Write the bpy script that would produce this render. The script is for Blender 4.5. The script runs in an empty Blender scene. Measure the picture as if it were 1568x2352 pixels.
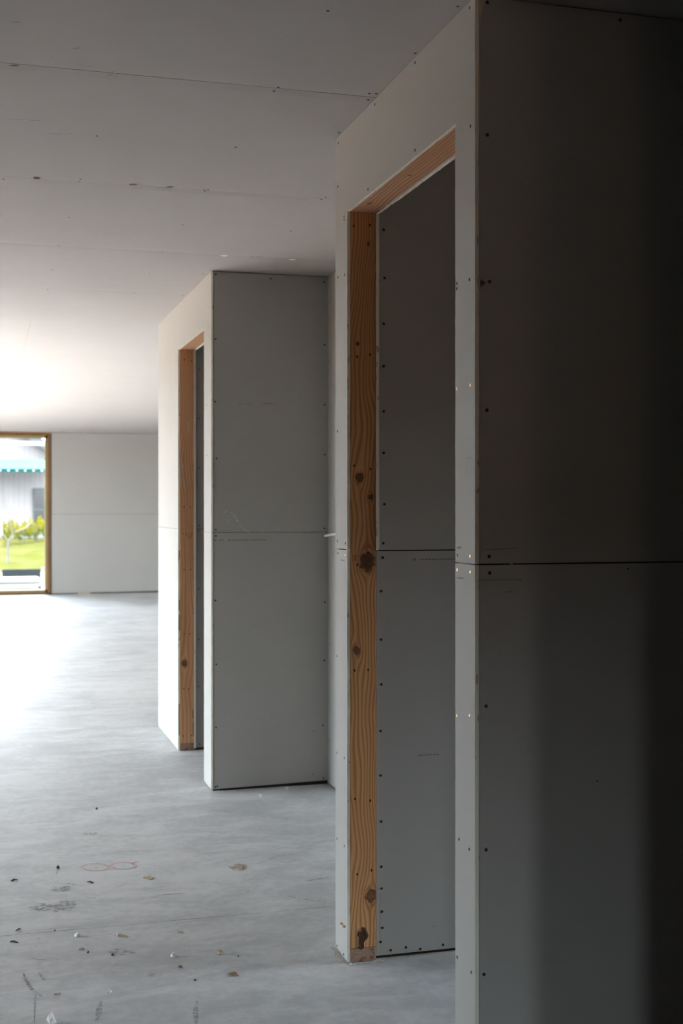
import bpy, bmesh, math, random
from mathutils import Vector, Matrix, Euler
from mathutils.geometry import delaunay_2d_cdt

R = random.Random(7)
C = bpy.context.scene.collection
SC = bpy.context.scene

# ------------------------------------------------------------------ camera, light, exposure
FPX, YAW, CY, CAMH = 2909.94, 0.2787, 1166.2, 1.4703
cam_data = bpy.data.cameras.new('camera')
cam_data.sensor_fit = 'VERTICAL'
cam_data.sensor_height = 36.0
cam_data.sensor_width = 24.0
cam_data.lens = 36.0 * FPX / 2352
cam_data.shift_y = (CY - 1176.0) / 2352
cam_data.clip_start = 0.05
cam_data.clip_end = 400
cam_data.dof.use_dof = True
cam_data.dof.focus_distance = 4.1
cam_data.dof.aperture_fstop = 4.5
cam = bpy.data.objects.new('camera', cam_data)
cam.location = (0, 0, CAMH)
cam.rotation_euler = (math.pi / 2, 0, -YAW)
C.objects.link(cam)
SC.camera = cam

world = bpy.data.worlds.new('sky')
SC.world = world
world.use_nodes = True
bg = world.node_tree.nodes['Background']
bg.inputs['Color'].default_value = (0.83, 0.915, 1.0, 1)
bg.inputs['Strength'].default_value = 32

sun_data = bpy.data.lights.new('sun', 'SUN')
sun_data.energy = 48.0
sun_data.angle = math.radians(3)
sun_data.color = (1.0, 0.90, 0.76)
sun = bpy.data.objects.new('sun', sun_data)
sun.location = (-20, 0, 30)
sun.rotation_euler = Vector((0.35, 0.12, -0.93)).to_track_quat('-Z', 'Y').to_euler()
C.objects.link(sun)

SC.view_settings.view_transform = 'Standard'
SC.view_settings.look = 'None'
SC.view_settings.gamma = 1
SC.view_settings.use_curve_mapping = False
SC.view_settings.exposure = 0.2
SC.cycles.max_bounces = 16
SC.cycles.diffuse_bounces = 12
SC.cycles.glossy_bounces = 4
SC.cycles.transmission_bounces = 8
SC.cycles.transparent_max_bounces = 12
SC.cycles.use_denoising = True
SC.cycles.caustics_reflective = False
SC.cycles.caustics_refractive = False

def portal(name, loc, direction, w, h):
    """daylight through a window opening (guides the sky's light, emits nothing itself)"""
    l = bpy.data.lights.new(name, 'AREA')
    l.shape = 'RECTANGLE'; l.size = w; l.size_y = h
    l.cycles.is_portal = True
    o = bpy.data.objects.new(name, l)
    o.location = loc
    o.rotation_euler = Vector(direction).to_track_quat('-Z', 'Y').to_euler()
    C.objects.link(o)

# ------------------------------------------------------------------ measured places (metres)
H, HF = 2.70, 2.748                     # ceiling heights, near hall and far room
XA, XB, XR = 1.1423, 1.1577, 1.7845     # faces of the near block, the middle block and the recess
Y1, Y2, Y3, Y4, YF = 2.83, 4.064, 6.498, 8.5058, 22.03
D1F, D1N, D2F, D2N, HD = 3.9239, 2.9606, 7.6312, 6.7192, 2.4271
HS, HS2, HSF = 1.334, 1.3417, 1.3612    # sheet seams
YC = [3.6294, 4.8738, 6.0854, 7.276]
YJ = 4.5027
XL, XRT, YB = -5.2, 5.0, -2.6           # left wall, right wall, wall behind
CX1, CX2 = 1.1523, 1.238                # studs of the near doorway
IN1, IN2 = 3.935, 7.645                 # inner walls seen through the doorways
OPEN = [(6.3, 13.2), (13.9, 21.2)]
SKY = (-4.2, -1.75, 9.3, 18.0)           # roof opening added to brighten the far room (x from, x to, y from, y to)
BOP = [(-1.16, -0.72), (0.45, 0.80)]; BOH = 1.2    # low openings added behind the camera to light the near walls (x from, x to)      # glazed openings in the left wall (y from, y to)
OPH = [2.2, 2.2]

_s, _c = math.sin(YAW), math.cos(YAW)
def ray(px, py):
    u, v = (px - 784) / FPX, -(py - CY) / FPX
    return Vector((u * _c + _s, _c - u * _s, v))
def at(px, py, axis, val):
    d = ray(px, py); o = Vector((0, 0, CAMH)); i = 'xyz'.index(axis)
    return o + d * ((val - o[i]) / d[i])

# ------------------------------------------------------------------ node helper and materials
class NT:
    def __init__(s, name):
        s.m = bpy.data.materials.new(name); s.m.use_nodes = True
        s.t = s.m.node_tree; s.b = s.t.nodes['Principled BSDF']
        s.out = s.t.nodes['Material Output']
        s.b.inputs['Specular IOR Level'].default_value = 0.3
    def n(s, typ): return s.t.nodes.new(typ)
    def put(s, sock, v):
        if isinstance(v, bpy.types.NodeSocket): s.t.links.new(v, sock)
        elif isinstance(v, (tuple, list)) and len(v) == 3 and sock.type == 'RGBA': sock.default_value = (*v, 1)
        else: sock.default_value = v
    def m_(s, op, a, b=0.0, c=0.0, clamp=False):
        k = s.n('ShaderNodeMath'); k.operation = op; k.use_clamp = clamp
        s.put(k.inputs[0], a); s.put(k.inputs[1], b); s.put(k.inputs[2], c)
        return k.outputs[0]
    def step(s, x, a, b):
        k = s.n('ShaderNodeMapRange'); k.interpolation_type = 'SMOOTHSTEP'
        s.put(k.inputs['Value'], x); k.inputs['From Min'].default_value = a; k.inputs['From Max'].default_value = b
        return k.outputs['Result']
    def mix(s, f, a, b, blend='MIX'):
        k = s.n('ShaderNodeMix'); k.data_type = 'RGBA'; k.blend_type = blend
        s.put(k.inputs[0], f); s.put(k.inputs[6], a); s.put(k.inputs[7], b)
        return k.outputs[2]
    def obj(s): return s.n('ShaderNodeTexCoord').outputs['Object']
    def sep(s, v):
        k = s.n('ShaderNodeSeparateXYZ'); s.put(k.inputs[0], v); return k.outputs
    def comb(s, x, y, z):
        k = s.n('ShaderNodeCombineXYZ')
        for i, v in enumerate((x, y, z)): s.put(k.inputs[i], v)
        return k.outputs[0]
    def scale(s, v, sc, off=(0, 0, 0)):
        k = s.n('ShaderNodeMapping'); s.put(k.inputs[0], v); k.inputs['Scale'].default_value = sc; k.inputs['Location'].default_value = off
        return k.outputs[0]
    def noise(s, v, sc, detail=4, rough=0.55, dist=0.0):
        k = s.n('ShaderNodeTexNoise'); s.put(k.inputs['Vector'], v)
        k.inputs['Scale'].default_value = sc; k.inputs['Detail'].default_value = detail
        k.inputs['Roughness'].default_value = rough; k.inputs['Distortion'].default_value = dist
        return k.outputs['Fac']
    def bump(s, h, strength, dist):
        k = s.n('ShaderNodeBump'); k.inputs['Strength'].default_value = strength; k.inputs['Distance'].default_value = dist
        s.put(k.inputs['Height'], h); s.put(s.b.inputs['Normal'], k.outputs[0])
    def color(s, c): s.put(s.b.inputs['Base Color'], c)
    def rough(s, r): s.put(s.b.inputs['Roughness'], r)
    def alpha(s, a): s.put(s.b.inputs['Alpha'], a)

def plain(name, col, rough=0.6, var=0.08, sc=40, metal=0.0, spec=0.3):
    t = NT(name); t.b.inputs['Specular IOR Level'].default_value = spec; o = t.obj(); f = t.noise(o, sc, 3)
    t.color(t.mix(f, tuple(c * (1 - var) for c in col), tuple(min(1, c * (1 + var)) for c in col)))
    t.rough(rough); t.b.inputs['Metallic'].default_value = metal
    return t.m

def paper_mat(name, col):
    t = NT(name); o = t.obj()
    a = t.noise(o, 1.3, 5, 0.6); b = t.noise(t.scale(o, (1, 1, 3)), 9, 5, 0.6); c = t.noise(o, 420, 2)
    v = t.m_('ADD', t.m_('MULTIPLY', a, 0.10), t.m_('ADD', t.m_('MULTIPLY', b, 0.06), t.m_('MULTIPLY', c, 0.10)))
    v = t.m_('ADD', v, 0.87)
    k = t.n('ShaderNodeVectorMath'); k.operation = 'SCALE'
    t.put(k.inputs[0], tuple(col)); t.put(k.inputs['Scale'], v)
    smudge = t.step(t.noise(t.scale(o, (1, 1.6, 1), (3.1, 2.2, 7)), 2.3, 6, 0.62), 0.63, 0.76)
    t.color(t.mix(t.m_('MULTIPLY', smudge, 0.22), k.outputs[0], (0.30, 0.29, 0.27)))
    t.rough(0.85); t.bump(t.noise(o, 160, 3), 0.08, 0.002)
    return t.m

def core_mat():
    t = NT('gypsum_core'); o = t.obj()
    f = t.noise(o, 260, 4, 0.7); g = t.noise(t.scale(o, (1, 1, .4)), 70, 4)
    c = t.mix(f, (0.74, 0.70, 0.58), (0.90, 0.88, 0.80))
    c = t.mix(t.step(g, 0.60, 0.72), c, (0.40, 0.35, 0.26))
    t.color(c); t.rough(0.95); t.bump(f, 0.5, 0.002)
    return t.m

def wood_mat(name, knots=(), light=(0.66, 0.35, 0.15), dark=(0.38, 0.165, 0.06), freq=95, bow=0.15, seed=0.0, stain=0.0):
    """sawn pine: growth rings run along z and part round each knot (x, z, radius, darkness)"""
    t = NT(name); o = t.obj(); x, y, z = t.sep(o)[:3]
    wob = t.noise(t.comb(t.m_('ADD', t.m_('MULTIPLY', x, 3.0), seed), t.m_('MULTIPLY', y, 3.0), t.m_('MULTIPLY', z, 1.15)), 1.6, 2, 0.4)
    psi = t.m_('ADD', t.m_('ADD', x, t.m_('MULTIPLY', y, 0.6)), t.m_('MULTIPLY', t.m_('SUBTRACT', wob, 0.5), bow))
    km = []
    for (kx, kz, r, dk) in knots:
        dx = t.m_('SUBTRACT', x, kx); dz = t.m_('MULTIPLY', t.m_('SUBTRACT', z, kz), 0.48)
        rho2 = t.m_('ADD', t.m_('ADD', t.m_('MULTIPLY', dx, dx), t.m_('MULTIPLY', dz, dz)), r * r * 0.25)
        psi = t.m_('SUBTRACT', psi, t.m_('DIVIDE', t.m_('MULTIPLY', dx, r * r * 1.5), rho2))
        dz1 = t.m_('MULTIPLY', t.m_('SUBTRACT', z, kz), 0.85)
        rr = t.m_('SQRT', t.m_('ADD', t.m_('MULTIPLY', dx, dx), t.m_('MULTIPLY', dz1, dz1)))
        rr = t.m_('ADD', rr, t.m_('ADD', t.m_('MULTIPLY', t.m_('SUBTRACT', t.noise(o, 190, 4), 0.5), r * 0.9), t.m_('MULTIPLY', t.m_('SUBTRACT', t.noise(o, 48, 2), 0.5), r * 1.3)))
        km.append((rr, r, dk))
    jit = t.noise(t.comb(t.m_('ADD', t.m_('MULTIPLY', psi, 60.0), seed), 0.0, t.m_('MULTIPLY', z, 0.5)), 1.0, 2)
    ph = t.m_('ADD', t.m_('MULTIPLY', psi, freq * 2 * math.pi), t.m_('MULTIPLY', jit, 5.0))
    w = t.m_('ADD', t.m_('MULTIPLY', t.m_('SINE', ph), 0.5), 0.5)
    w = t.m_('POWER', w, 1.8)
    fib = t.noise(t.scale(o, (240, 240, 5)), 1.0, 3)
    big = t.noise(t.scale(o, (6, 6, 1.3), (seed, 0, 0)), 1.0, 3)
    base = t.mix(w, light, dark)
    base = t.mix(t.m_('MULTIPLY', fib, 0.30), base, tuple(c * 0.55 for c in light))
    base = t.mix(t.m_('MULTIPLY', t.step(big, 0.35, 0.75), 0.35), base, (0.40, 0.17, 0.06))
    if stain:
        base = t.mix(t.m_('MULTIPLY', t.step(t.noise(t.scale(o, (30, 30, 9)), 1.0, 4), 0.58, 0.72), stain), base, (0.60, 0.52, 0.46))
    for rr, r, dk in km:
        halo = t.m_('SUBTRACT', 1.0, t.step(rr, r * 0.9, r * 2.4))
        base = t.mix(t.m_('MULTIPLY', halo, 0.35), base, (0.22, 0.085, 0.028))
        rim = t.m_('MULTIPLY', t.step(rr, r * 0.55, r * 0.85), t.m_('SUBTRACT', 1.0, t.step(rr, r * 0.95, r * 1.2)))
        inner = t.m_('SUBTRACT', 1.0, t.step(rr, r * 0.6, r * 0.95))
        base = t.mix(t.m_('MULTIPLY', inner, 0.85), base, tuple(c * (1 - dk) for c in (0.24, 0.11, 0.045)))
        rng = t.m_('MULTIPLY', inner, t.m_('POWER', t.m_('ADD', t.m_('MULTIPLY', t.m_('SINE', t.m_('MULTIPLY', rr, 2 * math.pi / (r * 0.26))), 0.5), 0.5), 2.0))
        base = t.mix(t.m_('MULTIPLY', rng, 0.55), base, (0.09, 0.036, 0.016))
        base = t.mix(t.m_('MULTIPLY', rim, 0.75), base, (0.045, 0.017, 0.008))
    t.color(base); t.rough(0.7)
    t.bump(t.m_('ADD', w, fib), 0.15, 0.001)
    return t.m

def endgrain_mat():
    t = NT('timber_end_grain'); o = t.obj(); x, y, z = t.sep(o)[:3]
    dx = t.m_('SUBTRACT', x, 0.02); dz = t.m_('ADD', z, 0.05)
    r = t.m_('SQRT', t.m_('ADD', t.m_('MULTIPLY', dx, dx), t.m_('MULTIPLY', dz, dz)))
    w = t.m_('ADD', t.m_('MULTIPLY', t.m_('SINE', t.m_('MULTIPLY', r, 1500.0)), 0.5), 0.5)
    c = t.mix(w, (0.40, 0.27, 0.20), (0.28, 0.16, 0.11))
    c = t.mix(t.m_('MULTIPLY', t.step(t.noise(o, 45, 3), 0.5, 0.68), 0.75), c, (0.11, 0.06, 0.04))
    t.color(c); t.rough(0.9)
    return t.m

def concrete_mat():
    t = NT('trowelled_concrete'); o = t.obj()
    n1 = t.noise(o, 0.55, 7, 0.62); n2 = t.noise(t.scale(o, (1, 1.7, 1)), 3.2, 7, 0.62, 0.6); n3 = t.noise(o, 28, 5, 0.65)
    n4 = t.noise(t.scale(o, (0.8, 2.6, 1), (5, 1, 0)), 1.7, 8, 0.68, 0.9)
    v = t.m_('ADD', t.m_('MULTIPLY', n1, 0.40), t.m_('ADD', t.m_('MULTIPLY', n2, 0.38), t.m_('MULTIPLY', n3, 0.22)))
    c = t.mix(t.step(v, 0.41, 0.59), (0.435, 0.455, 0.475), (0.615, 0.628, 0.645))
    c = t.mix(t.m_('MULTIPLY', t.step(n4, 0.52, 0.66), 0.40), c, (0.70, 0.695, 0.69))
    dirt = t.step(t.noise(t.scale(o, (1, 1.4, 1), (9, 4, 0)), 1.1, 8, 0.66, 0.4), 0.56, 0.72)
    c = t.mix(t.m_('MULTIPLY', dirt, 0.35), c, (0.24, 0.245, 0.235))
    streak = t.step(t.noise(t.scale(o, (2.2, 26, 1), (1, 2, 0)), 1.0, 5, 0.6, 0.5), 0.60, 0.72)
    c = t.mix(t.m_('MULTIPLY', streak, 0.22), c, (0.22, 0.225, 0.225))
    speck = t.step(t.noise(o, 75, 2, 0.5), 0.715, 0.76)
    c = t.mix(t.m_('MULTIPLY', speck, 0.55), c, (0.14, 0.13, 0.12))
    pale = t.step(t.noise(t.scale(o, (1, 1, 1), (2.7, 8.1, 0)), 55, 2, 0.5), 0.70, 0.76)
    c = t.mix(t.m_('MULTIPLY', pale, 0.35), c, (0.66, 0.65, 0.63))
    t.color(c)
    t.rough(t.m_('ADD', 0.42, t.m_('MULTIPLY', n2, 0.25)))
    t.b.inputs['Specular IOR Level'].default_value = 0.4
    t.bump(t.m_('ADD', n2, t.m_('MULTIPLY', n3, 0.5)), 0.10, 0.004)
    return t.m

def mark_mat(name, col, sc=(60, 60, 60), cover=0.5):
    """chalk, ink or scuff lying thinly on a surface, broken up by noise (cover: share of the surface it hides)"""
    t = NT(name); o = t.obj()
    th = 0.5 - (cover - 0.5) * 0.45
    t.color(col); t.rough(0.9); t.alpha(t.step(t.noise(t.scale(o, sc), 1.0, 4, 0.65), th - .02, th + .02))
    return t.m

def glass_mat():
    t = NT('window_glass')
    fr = t.n('ShaderNodeFresnel'); fr.inputs['IOR'].default_value = 1.45
    tr = t.n('ShaderNodeBsdfTransparent'); tr.inputs[0].default_value = (0.97, 0.985, 0.98, 1)
    gl = t.n('ShaderNodeBsdfGlossy'); gl.inputs['Roughness'].default_value = 0.02
    mx = t.n('ShaderNodeMixShader')
    t.put(mx.inputs[0], fr.outputs[0]); t.put(mx.inputs[1], tr.outputs[0]); t.put(mx.inputs[2], gl.outputs[0])
    t.put(t.out.inputs['Surface'], mx.outputs[0])
    return t.m

def cladding_mat():
    t = NT('grey_vertical_cladding'); o = t.obj(); x, y, z = t.sep(o)[:3]
    fr = t.m_('FRACT', t.m_('MULTIPLY', x, 5.5))
    line = t.m_('SUBTRACT', 1.0, t.step(t.m_('ABSOLUTE', t.m_('SUBTRACT', fr, 0.5)), 0.05, 0.14))
    tone = t.noise(t.comb(t.m_('FLOOR', t.m_('MULTIPLY', x, 5.5)), 0.0, 0.0), 3.7, 1)
    c = t.mix(tone, (0.0716, 0.0671, 0.0683), (0.0968, 0.0899, 0.0899))
    t.color(t.mix(t.m_('MULTIPLY', line, 0.30), c, (0.0462, 0.0442, 0.0461))); t.rough(0.8)
    t.b.inputs['Specular IOR Level'].default_value = 0.0
    return t.m

def grass_mat():
    t = NT('mown_grass'); o = t.obj()
    f = t.noise(t.scale(o, (1, 0.6, 1)), 0.9, 6, 0.6); g = t.noise(o, 30, 3)
    c = t.mix(t.step(f, 0.35, 0.65), (0.0192, 0.0205, 0.0046), (0.0274, 0.0274, 0.0114))
    t.color(t.mix(t.m_('MULTIPLY', g, 0.4), c, (0.0159, 0.0186, 0.0034))); t.rough(0.95); t.b.inputs['Specular IOR Level'].default_value = 0.0
    return t.m

M = {}
M['paper'] = paper_mat('plasterboard_paper', (0.385, 0.374, 0.352))
M['ceil'] = paper_mat('ceiling_plasterboard_paper', (0.41, 0.382, 0.368))
M['core'] = core_mat()
M['floor'] = concrete_mat()
M['endgrain'] = endgrain_mat()
M['stud'] = wood_mat('framing_timber', light=(0.40, 0.20, 0.08), dark=(0.24, 0.10, 0.035))
M['framing'] = plain('dark_treated_framing', (0.035, 0.022, 0.014), 0.9)  # shade of the gaps between sheets is put into this near-black colour
M['screw'] = plain('dark_screw_steel', (0.012, 0.010, 0.009), 0.55, metal=0.0)  # near-black also carries the shade of the recesses the heads sit in
M['brass'] = plain('yellow_zinc_screw', (0.75, 0.50, 0.22), 0.3, metal=1.0)
M['nail'] = plain('dark_nail_hole', (0.018, 0.010, 0.007), 0.8)  # near-black stands in for the shade inside nail holes and edge gaps
M['tear'] = plain('torn_brown_paper', (0.17, 0.105, 0.06), 0.9, 0.25, 120)
M['tearpale'] = plain('torn_paper_edge', (0.55, 0.46, 0.32), 0.9, 0.15, 120)
M['plaster'] = plain('plaster_filler', (0.80, 0.77, 0.73), 0.9)
M['white'] = plain('white_chip', (0.78, 0.77, 0.74), 0.9, 0.1, 60)
M['tan'] = plain('tan_offcut', (0.50, 0.40, 0.28), 0.8, 0.3, 90)
M['brown'] = plain('brown_offcut', (0.23, 0.12, 0.055), 0.8, 0.3, 90)
M['darkbit'] = plain('dark_debris', (0.06, 0.055, 0.05), 0.8, 0.3, 90)
M['ink'] = mark_mat('printed_ink', (0.20, 0.195, 0.185), (900, 900, 900), 0.8)
M['pencil'] = mark_mat('pencil_line', (0.18, 0.175, 0.17), (300, 300, 300), 0.75)
M['chalk'] = mark_mat('chalky_scrape', (0.56, 0.55, 0.52), (150, 150, 150), 0.6)
M['pink'] = mark_mat('pink_marker_paint', (0.66, 0.47, 0.475), (70, 70, 70), 0.6)
M['scuff'] = mark_mat('dark_scuff', (0.355, 0.355, 0.355), (70, 70, 70), 0.5)
M['ceilscuff'] = mark_mat('faint_scuff', (0.30, 0.285, 0.27), (70, 70, 70), 0.5)
M['stain'] = mark_mat('brown_grey_dirt', (0.37, 0.365, 0.345), (45, 45, 45), 0.45)
M['framewood'] = wood_mat('window_frame_timber', light=(0.30, 0.25, 0.12), dark=(0.24, 0.19, 0.09), freq=60)
M['linerwood'] = wood_mat('window_liner_timber', light=(0.16, 0.09, 0.042), dark=(0.11, 0.06, 0.026), freq=60)  # darker brown puts the shading of the frame profile into the colour
M['glass'] = glass_mat()
M['patio'] = plain('pale_paving', (0.0842, 0.0810, 0.0745), 0.9, 0.06, 3, spec=0.0)
M['deck'] = plain('warm_timber_deck', (0.42, 0.27, 0.20), 0.8, 0.12, 6, spec=0.0)  # warm tone chosen to tint light bounced onto the ceiling
M['terrace'] = plain('brown_terrace_tiles', (0.15, 0.09, 0.06), 0.9, 0.1, 3, spec=0.0)  # colour of the added ground that bounces warm light indoors
M['grass'] = grass_mat()
M['cladding'] = cladding_mat()
M['barge'] = plain('dark_grey_barge', (0.0194, 0.0194, 0.0243), 0.7, spec=0.0)
M['roofing'] = plain('grey_roofing', (0.0259, 0.0259, 0.0292), 0.6, spec=0.0)
M['softwhite'] = plain('white_paint', (0.1361, 0.1361, 0.1361), 0.6, 0.03, spec=0.0)
M['palegrey'] = plain('pale_grey_paint', (0.0298, 0.0324, 0.0337), 0.6, 0.03, spec=0.0)
M['darkpane'] = plain('dark_window_pane', (0.0055, 0.0058, 0.0055), 0.25, 0.3, 4)
M['aqua'] = plain('aqua_canvas', (0.0226, 0.0535, 0.0503), 0.8, 0.08, 2, spec=0.0)
M['teal'] = plain('teal_canvas', (0.0032, 0.0210, 0.0201), 0.8, 0.15, 4, spec=0.0)
M['leaf'] = plain('yellow_green_leaf', (0.0655, 0.0584, 0.0019), 0.7, 0.35, 9, spec=0.0)
M['leafgreen'] = plain('green_leaf', (0.0316, 0.0427, 0.0031), 0.7, 0.35, 9, spec=0.0)
M['bark'] = plain('pale_bark', (0.0545, 0.0510, 0.0454), 0.9, 0.12, 20, spec=0.0)
M['slate'] = plain('slate_grey_panel', (0.0101, 0.0127, 0.0142), 0.5, 0.25, 2, spec=0.0)
M['wrap'] = plain('dark_building_wrap', (0.050, 0.036, 0.024), 0.9)  # invented dark surface that keeps bounced light off the near hall
M['render'] = plain('outside_wall_render', (0.5, 0.5, 0.48), 0.9)

# ------------------------------------------------------------------ object helpers
def tag(o, label=None, cat=None, group=None, kind=None):
    if label: o['label'] = label
    if cat: o['category'] = cat
    if group: o['group'] = group
    if kind: o['kind'] = kind
    return o

def attach(o, parent):
    if parent is not None:
        o.parent = parent
        pm = Matrix.Identity(4); chain = []
        p = parent
        while p is not None:
            chain.append(p); p = p.parent
        for q in reversed(chain):
            pm = pm @ q.matrix_parent_inverse @ q.matrix_basis
        o.matrix_parent_inverse = pm.inverted()
    return o

def empty(name, loc=(0, 0, 0)):
    o = bpy.data.objects.new(name, None); o.location = loc; o.empty_display_size = 0.1
    C.objects.link(o); return o

def mesh_obj(name, me, parent=None, loc=None, quat=None):
    o = bpy.data.objects.new(name, me); C.objects.link(o)
    if loc is not None: o.location = loc
    if quat is not None: o.rotation_euler = quat.to_euler()
    return attach(o, parent)

def bm_obj(name, bm, mats, parent=None, loc=None, smooth=False, quat=None):
    me = bpy.data.meshes.new(name)
    bmesh.ops.recalc_face_normals(bm, faces=bm.faces[:])
    bm.to_mesh(me); bm.free()
    for m in (mats if isinstance(mats, (list, tuple)) else [mats]): me.materials.append(m)
    if smooth:
        for p in me.polygons: p.use_smooth = True
    return mesh_obj(name, me, parent, loc, quat)

def box(bm, lo, hi, bev=0.0, mi=0):
    r = bmesh.ops.create_cube(bm, size=1.0)
    for v in r['verts']:
        v.co = Vector(((lo[i] + hi[i]) / 2 + v.co[i] * (hi[i] - lo[i]) for i in range(3)))
    fs = set(f for v in r['verts'] for f in v.link_faces)
    for f in fs: f.material_index = mi
    if bev:
        es = list(set(e for v in r['verts'] for e in v.link_edges))
        bmesh.ops.bevel(bm, geom=es, offset=bev, segments=2, affect='EDGES', profile=0.5)

def box_obj(name, lo, hi, mat, parent=None, bev=0.0):
    bm = bmesh.new(); box(bm, lo, hi, bev)
    return bm_obj(name, bm, mat, parent)

def cyl(bm, p0, p1, r0, r1, seg=10):
    p0, p1 = Vector(p0), Vector(p1); d = p1 - p0; q = d.to_track_quat('Z', 'Y')
    a = [bm.verts.new(p0 + q @ Vector((r0 * math.cos(2 * math.pi * i / seg), r0 * math.sin(2 * math.pi * i / seg), 0))) for i in range(seg)]
    b = [bm.verts.new(p1 + q @ Vector((r1 * math.cos(2 * math.pi * i / seg), r1 * math.sin(2 * math.pi * i / seg), 0))) for i in range(seg)]
    for i in range(seg): bm.faces.new((a[i], a[(i + 1) % seg], b[(i + 1) % seg], b[i]))
    bm.faces.new(a[::-1]); bm.faces.new(b)

def jag(p0, p1, amp, step=0.012):
    """a hand-cut edge: points from p0 to p1 wandering sideways by amp"""
    d = (p1[0] - p0[0], p1[1] - p0[1]); L = math.hypot(*d); n = max(2, int(L / step)); nx, ny = -d[1] / L, d[0] / L
    pts = [p0]; drift = 0.0
    for i in range(1, n):
        t = i / n; drift = drift * 0.93 + R.uniform(-1, 1) * amp * 0.35
        a = drift + R.uniform(-1, 1) * amp * 0.45
        if R.random() < 0.05: a -= amp * R.uniform(0.3, 1.2)
        pts.append((p0[0] + d[0] * t + nx * a, p0[1] + d[1] * t + ny * a))
    return pts

AX = {'x': (1, 2), 'y': (0, 2), 'z': (0, 1)}
def sheet(pts, axis, pos, thick, parent, name='plasterboard_sheet', mats=None):
    """a plasterboard sheet: outline pts on the plane axis=pos, thick is signed away from the room"""
    pts = [p for j, p in enumerate(pts) if math.hypot(p[0] - pts[j - 1][0], p[1] - pts[j - 1][1]) > 1e-6]
    bm = bmesh.new(); i = 'xyz'.index(axis); a, b = AX[axis]
    def V(p, off):
        v = [0, 0, 0]; v[i] = pos + off; v[a] = p[0]; v[b] = p[1]; return bm.verts.new(v)
    n = len(pts)
    f = [V(p, 0) for p in pts]; k = [V(p, thick) for p in pts]
    tris = [tuple(range(n))]
    if n > 4:
        r = delaunay_2d_cdt([Vector(p) for p in pts], [], [list(range(n))], 1, 1e-7)
        tris = [tuple(r[3][v][0] for v in t) for t in r[2]]
    for t in tris:
        bm.faces.new([f[j] for j in t]); bm.faces.new([k[j] for j in reversed(t)])
    for j in range(n):
        q = bm.faces.new((f[j], k[j], k[(j + 1) % n], f[(j + 1) % n])); q.material_index = 1
    return bm_obj(name, bm, mats or [M['paper'], M['core']], parent)

def rect(a0, b0, a1, b1): return [(a0, b0), (a1, b0), (a1, b1), (a0, b1)]

# fixings ------------------------------------------------------------
def fixing_mesh(name, r, h, mat, cross=True):
    bm = bmesh.new(); n = 14; rings = []
    for rr, z in ((r, 0.0), (r * 0.95, h), (r * 0.6, h * 0.75), (r * 0.3, h * 0.5)):
        rings.append([bm.verts.new((rr * math.cos(2 * math.pi * i / n), rr * math.sin(2 * math.pi * i / n), z)) for i in range(n)])
    for a, b in zip(rings, rings[1:]):
        for i in range(n): bm.faces.new((a[i], a[(i + 1) % n], b[(i + 1) % n], b[i]))
    bm.faces.new(rings[-1])
    if cross:
        for s in (0, 1):
            w, l = r * 0.1, r * 0.55
            box(bm, (-(l if s else w), -(w if s else l), h * 0.55), ((l if s else w), (w if s else l), h * 0.85))
    me = bpy.data.meshes.new(name); bm.to_mesh(me); bm.free(); me.materials.append(mat); return me
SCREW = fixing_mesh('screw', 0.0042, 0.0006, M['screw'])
BRASS = fixing_mesh('brass_screw', 0.0040, 0.0012, M['brass'])
NAIL = fixing_mesh('nail', 0.0034, 0.0006, M['nail'], False)
NORM = {'x': Vector((-1, 0, 0)), 'y': Vector((0, -1, 0)), 'z': Vector((0, 0, -1))}
def fix(pts, axis, pos, sheets, me=None, name='screw', sc=(1, 1, 1)):
    """one fixing per picture point, set on the sheet of the list whose outline holds it"""
    me = me or SCREW; q = NORM[axis].to_track_quat('Z', 'Y')
    for px, py in pts:
        p = at(px, py, axis, pos)
        best = sheets(p) if callable(sheets) else sheets
        o = bpy.data.objects.new(name, me); C.objects.link(o)
        o.location = p + NORM[axis] * 0.0002; o.rotation_euler = q.to_euler(); o.scale = sc
        if me is BRASS: o['label'] = 'shiny yellow screw head'
        attach(o, best)

def ribbon(path, width, axis, pos, mat, parent, name, lift=0.0005, px=True, closed=False):
    """a thin mark following picture points (or plane points) on a surface"""
    P = [at(a, b, axis, pos) for a, b in path] if px else [Vector(p) for p in path]
    n = NORM[axis] if axis != 'z' or pos > 1 else Vector((0, 0, 1))
    P = [p + n * lift for p in P]
    bm = bmesh.new(); L = []; Rr = []
    for i, p in enumerate(P):
        if closed: t = P[(i + 1) % len(P)] - P[i - 1]
        else: t = P[min(i + 1, len(P) - 1)] - P[max(i - 1, 0)]
        s = t.cross(n).normalized()
        w = width * (1 if closed else (0.35 if i in (0, len(P) - 1) else 1)) * R.uniform(0.8, 1.2) / 2
        L.append(bm.verts.new(p + s * w)); Rr.append(bm.verts.new(p - s * w))
    for i in range(len(P) if closed else len(P) - 1):
        j = (i + 1) % len(P); bm.faces.new((L[i], L[j], Rr[j], Rr[i]))
    return bm_obj(name, bm, mat, parent)

def blot(cx, cy, rx, ry, axis, pos, mat, parent, name, lift=0.0005, n=26, rag=0.25):
    n0 = NORM[axis] if axis != 'z' or pos > 1 else Vector((0, 0, 1))
    bm = bmesh.new(); vs = []
    for i in range(n):
        a = 2 * math.pi * i / n; k = 1 + R.uniform(-rag, rag)
        vs.append(bm.verts.new(at(cx + rx * k * math.cos(a), cy + ry * k * math.sin(a), axis, pos) + n0 * lift))
    bm.faces.new(vs)
    return bm_obj(name, bm, mat, parent)

def wall(name, loc, label):
    return tag(empty(name, loc), label, 'wall', None, 'structure')

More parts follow.
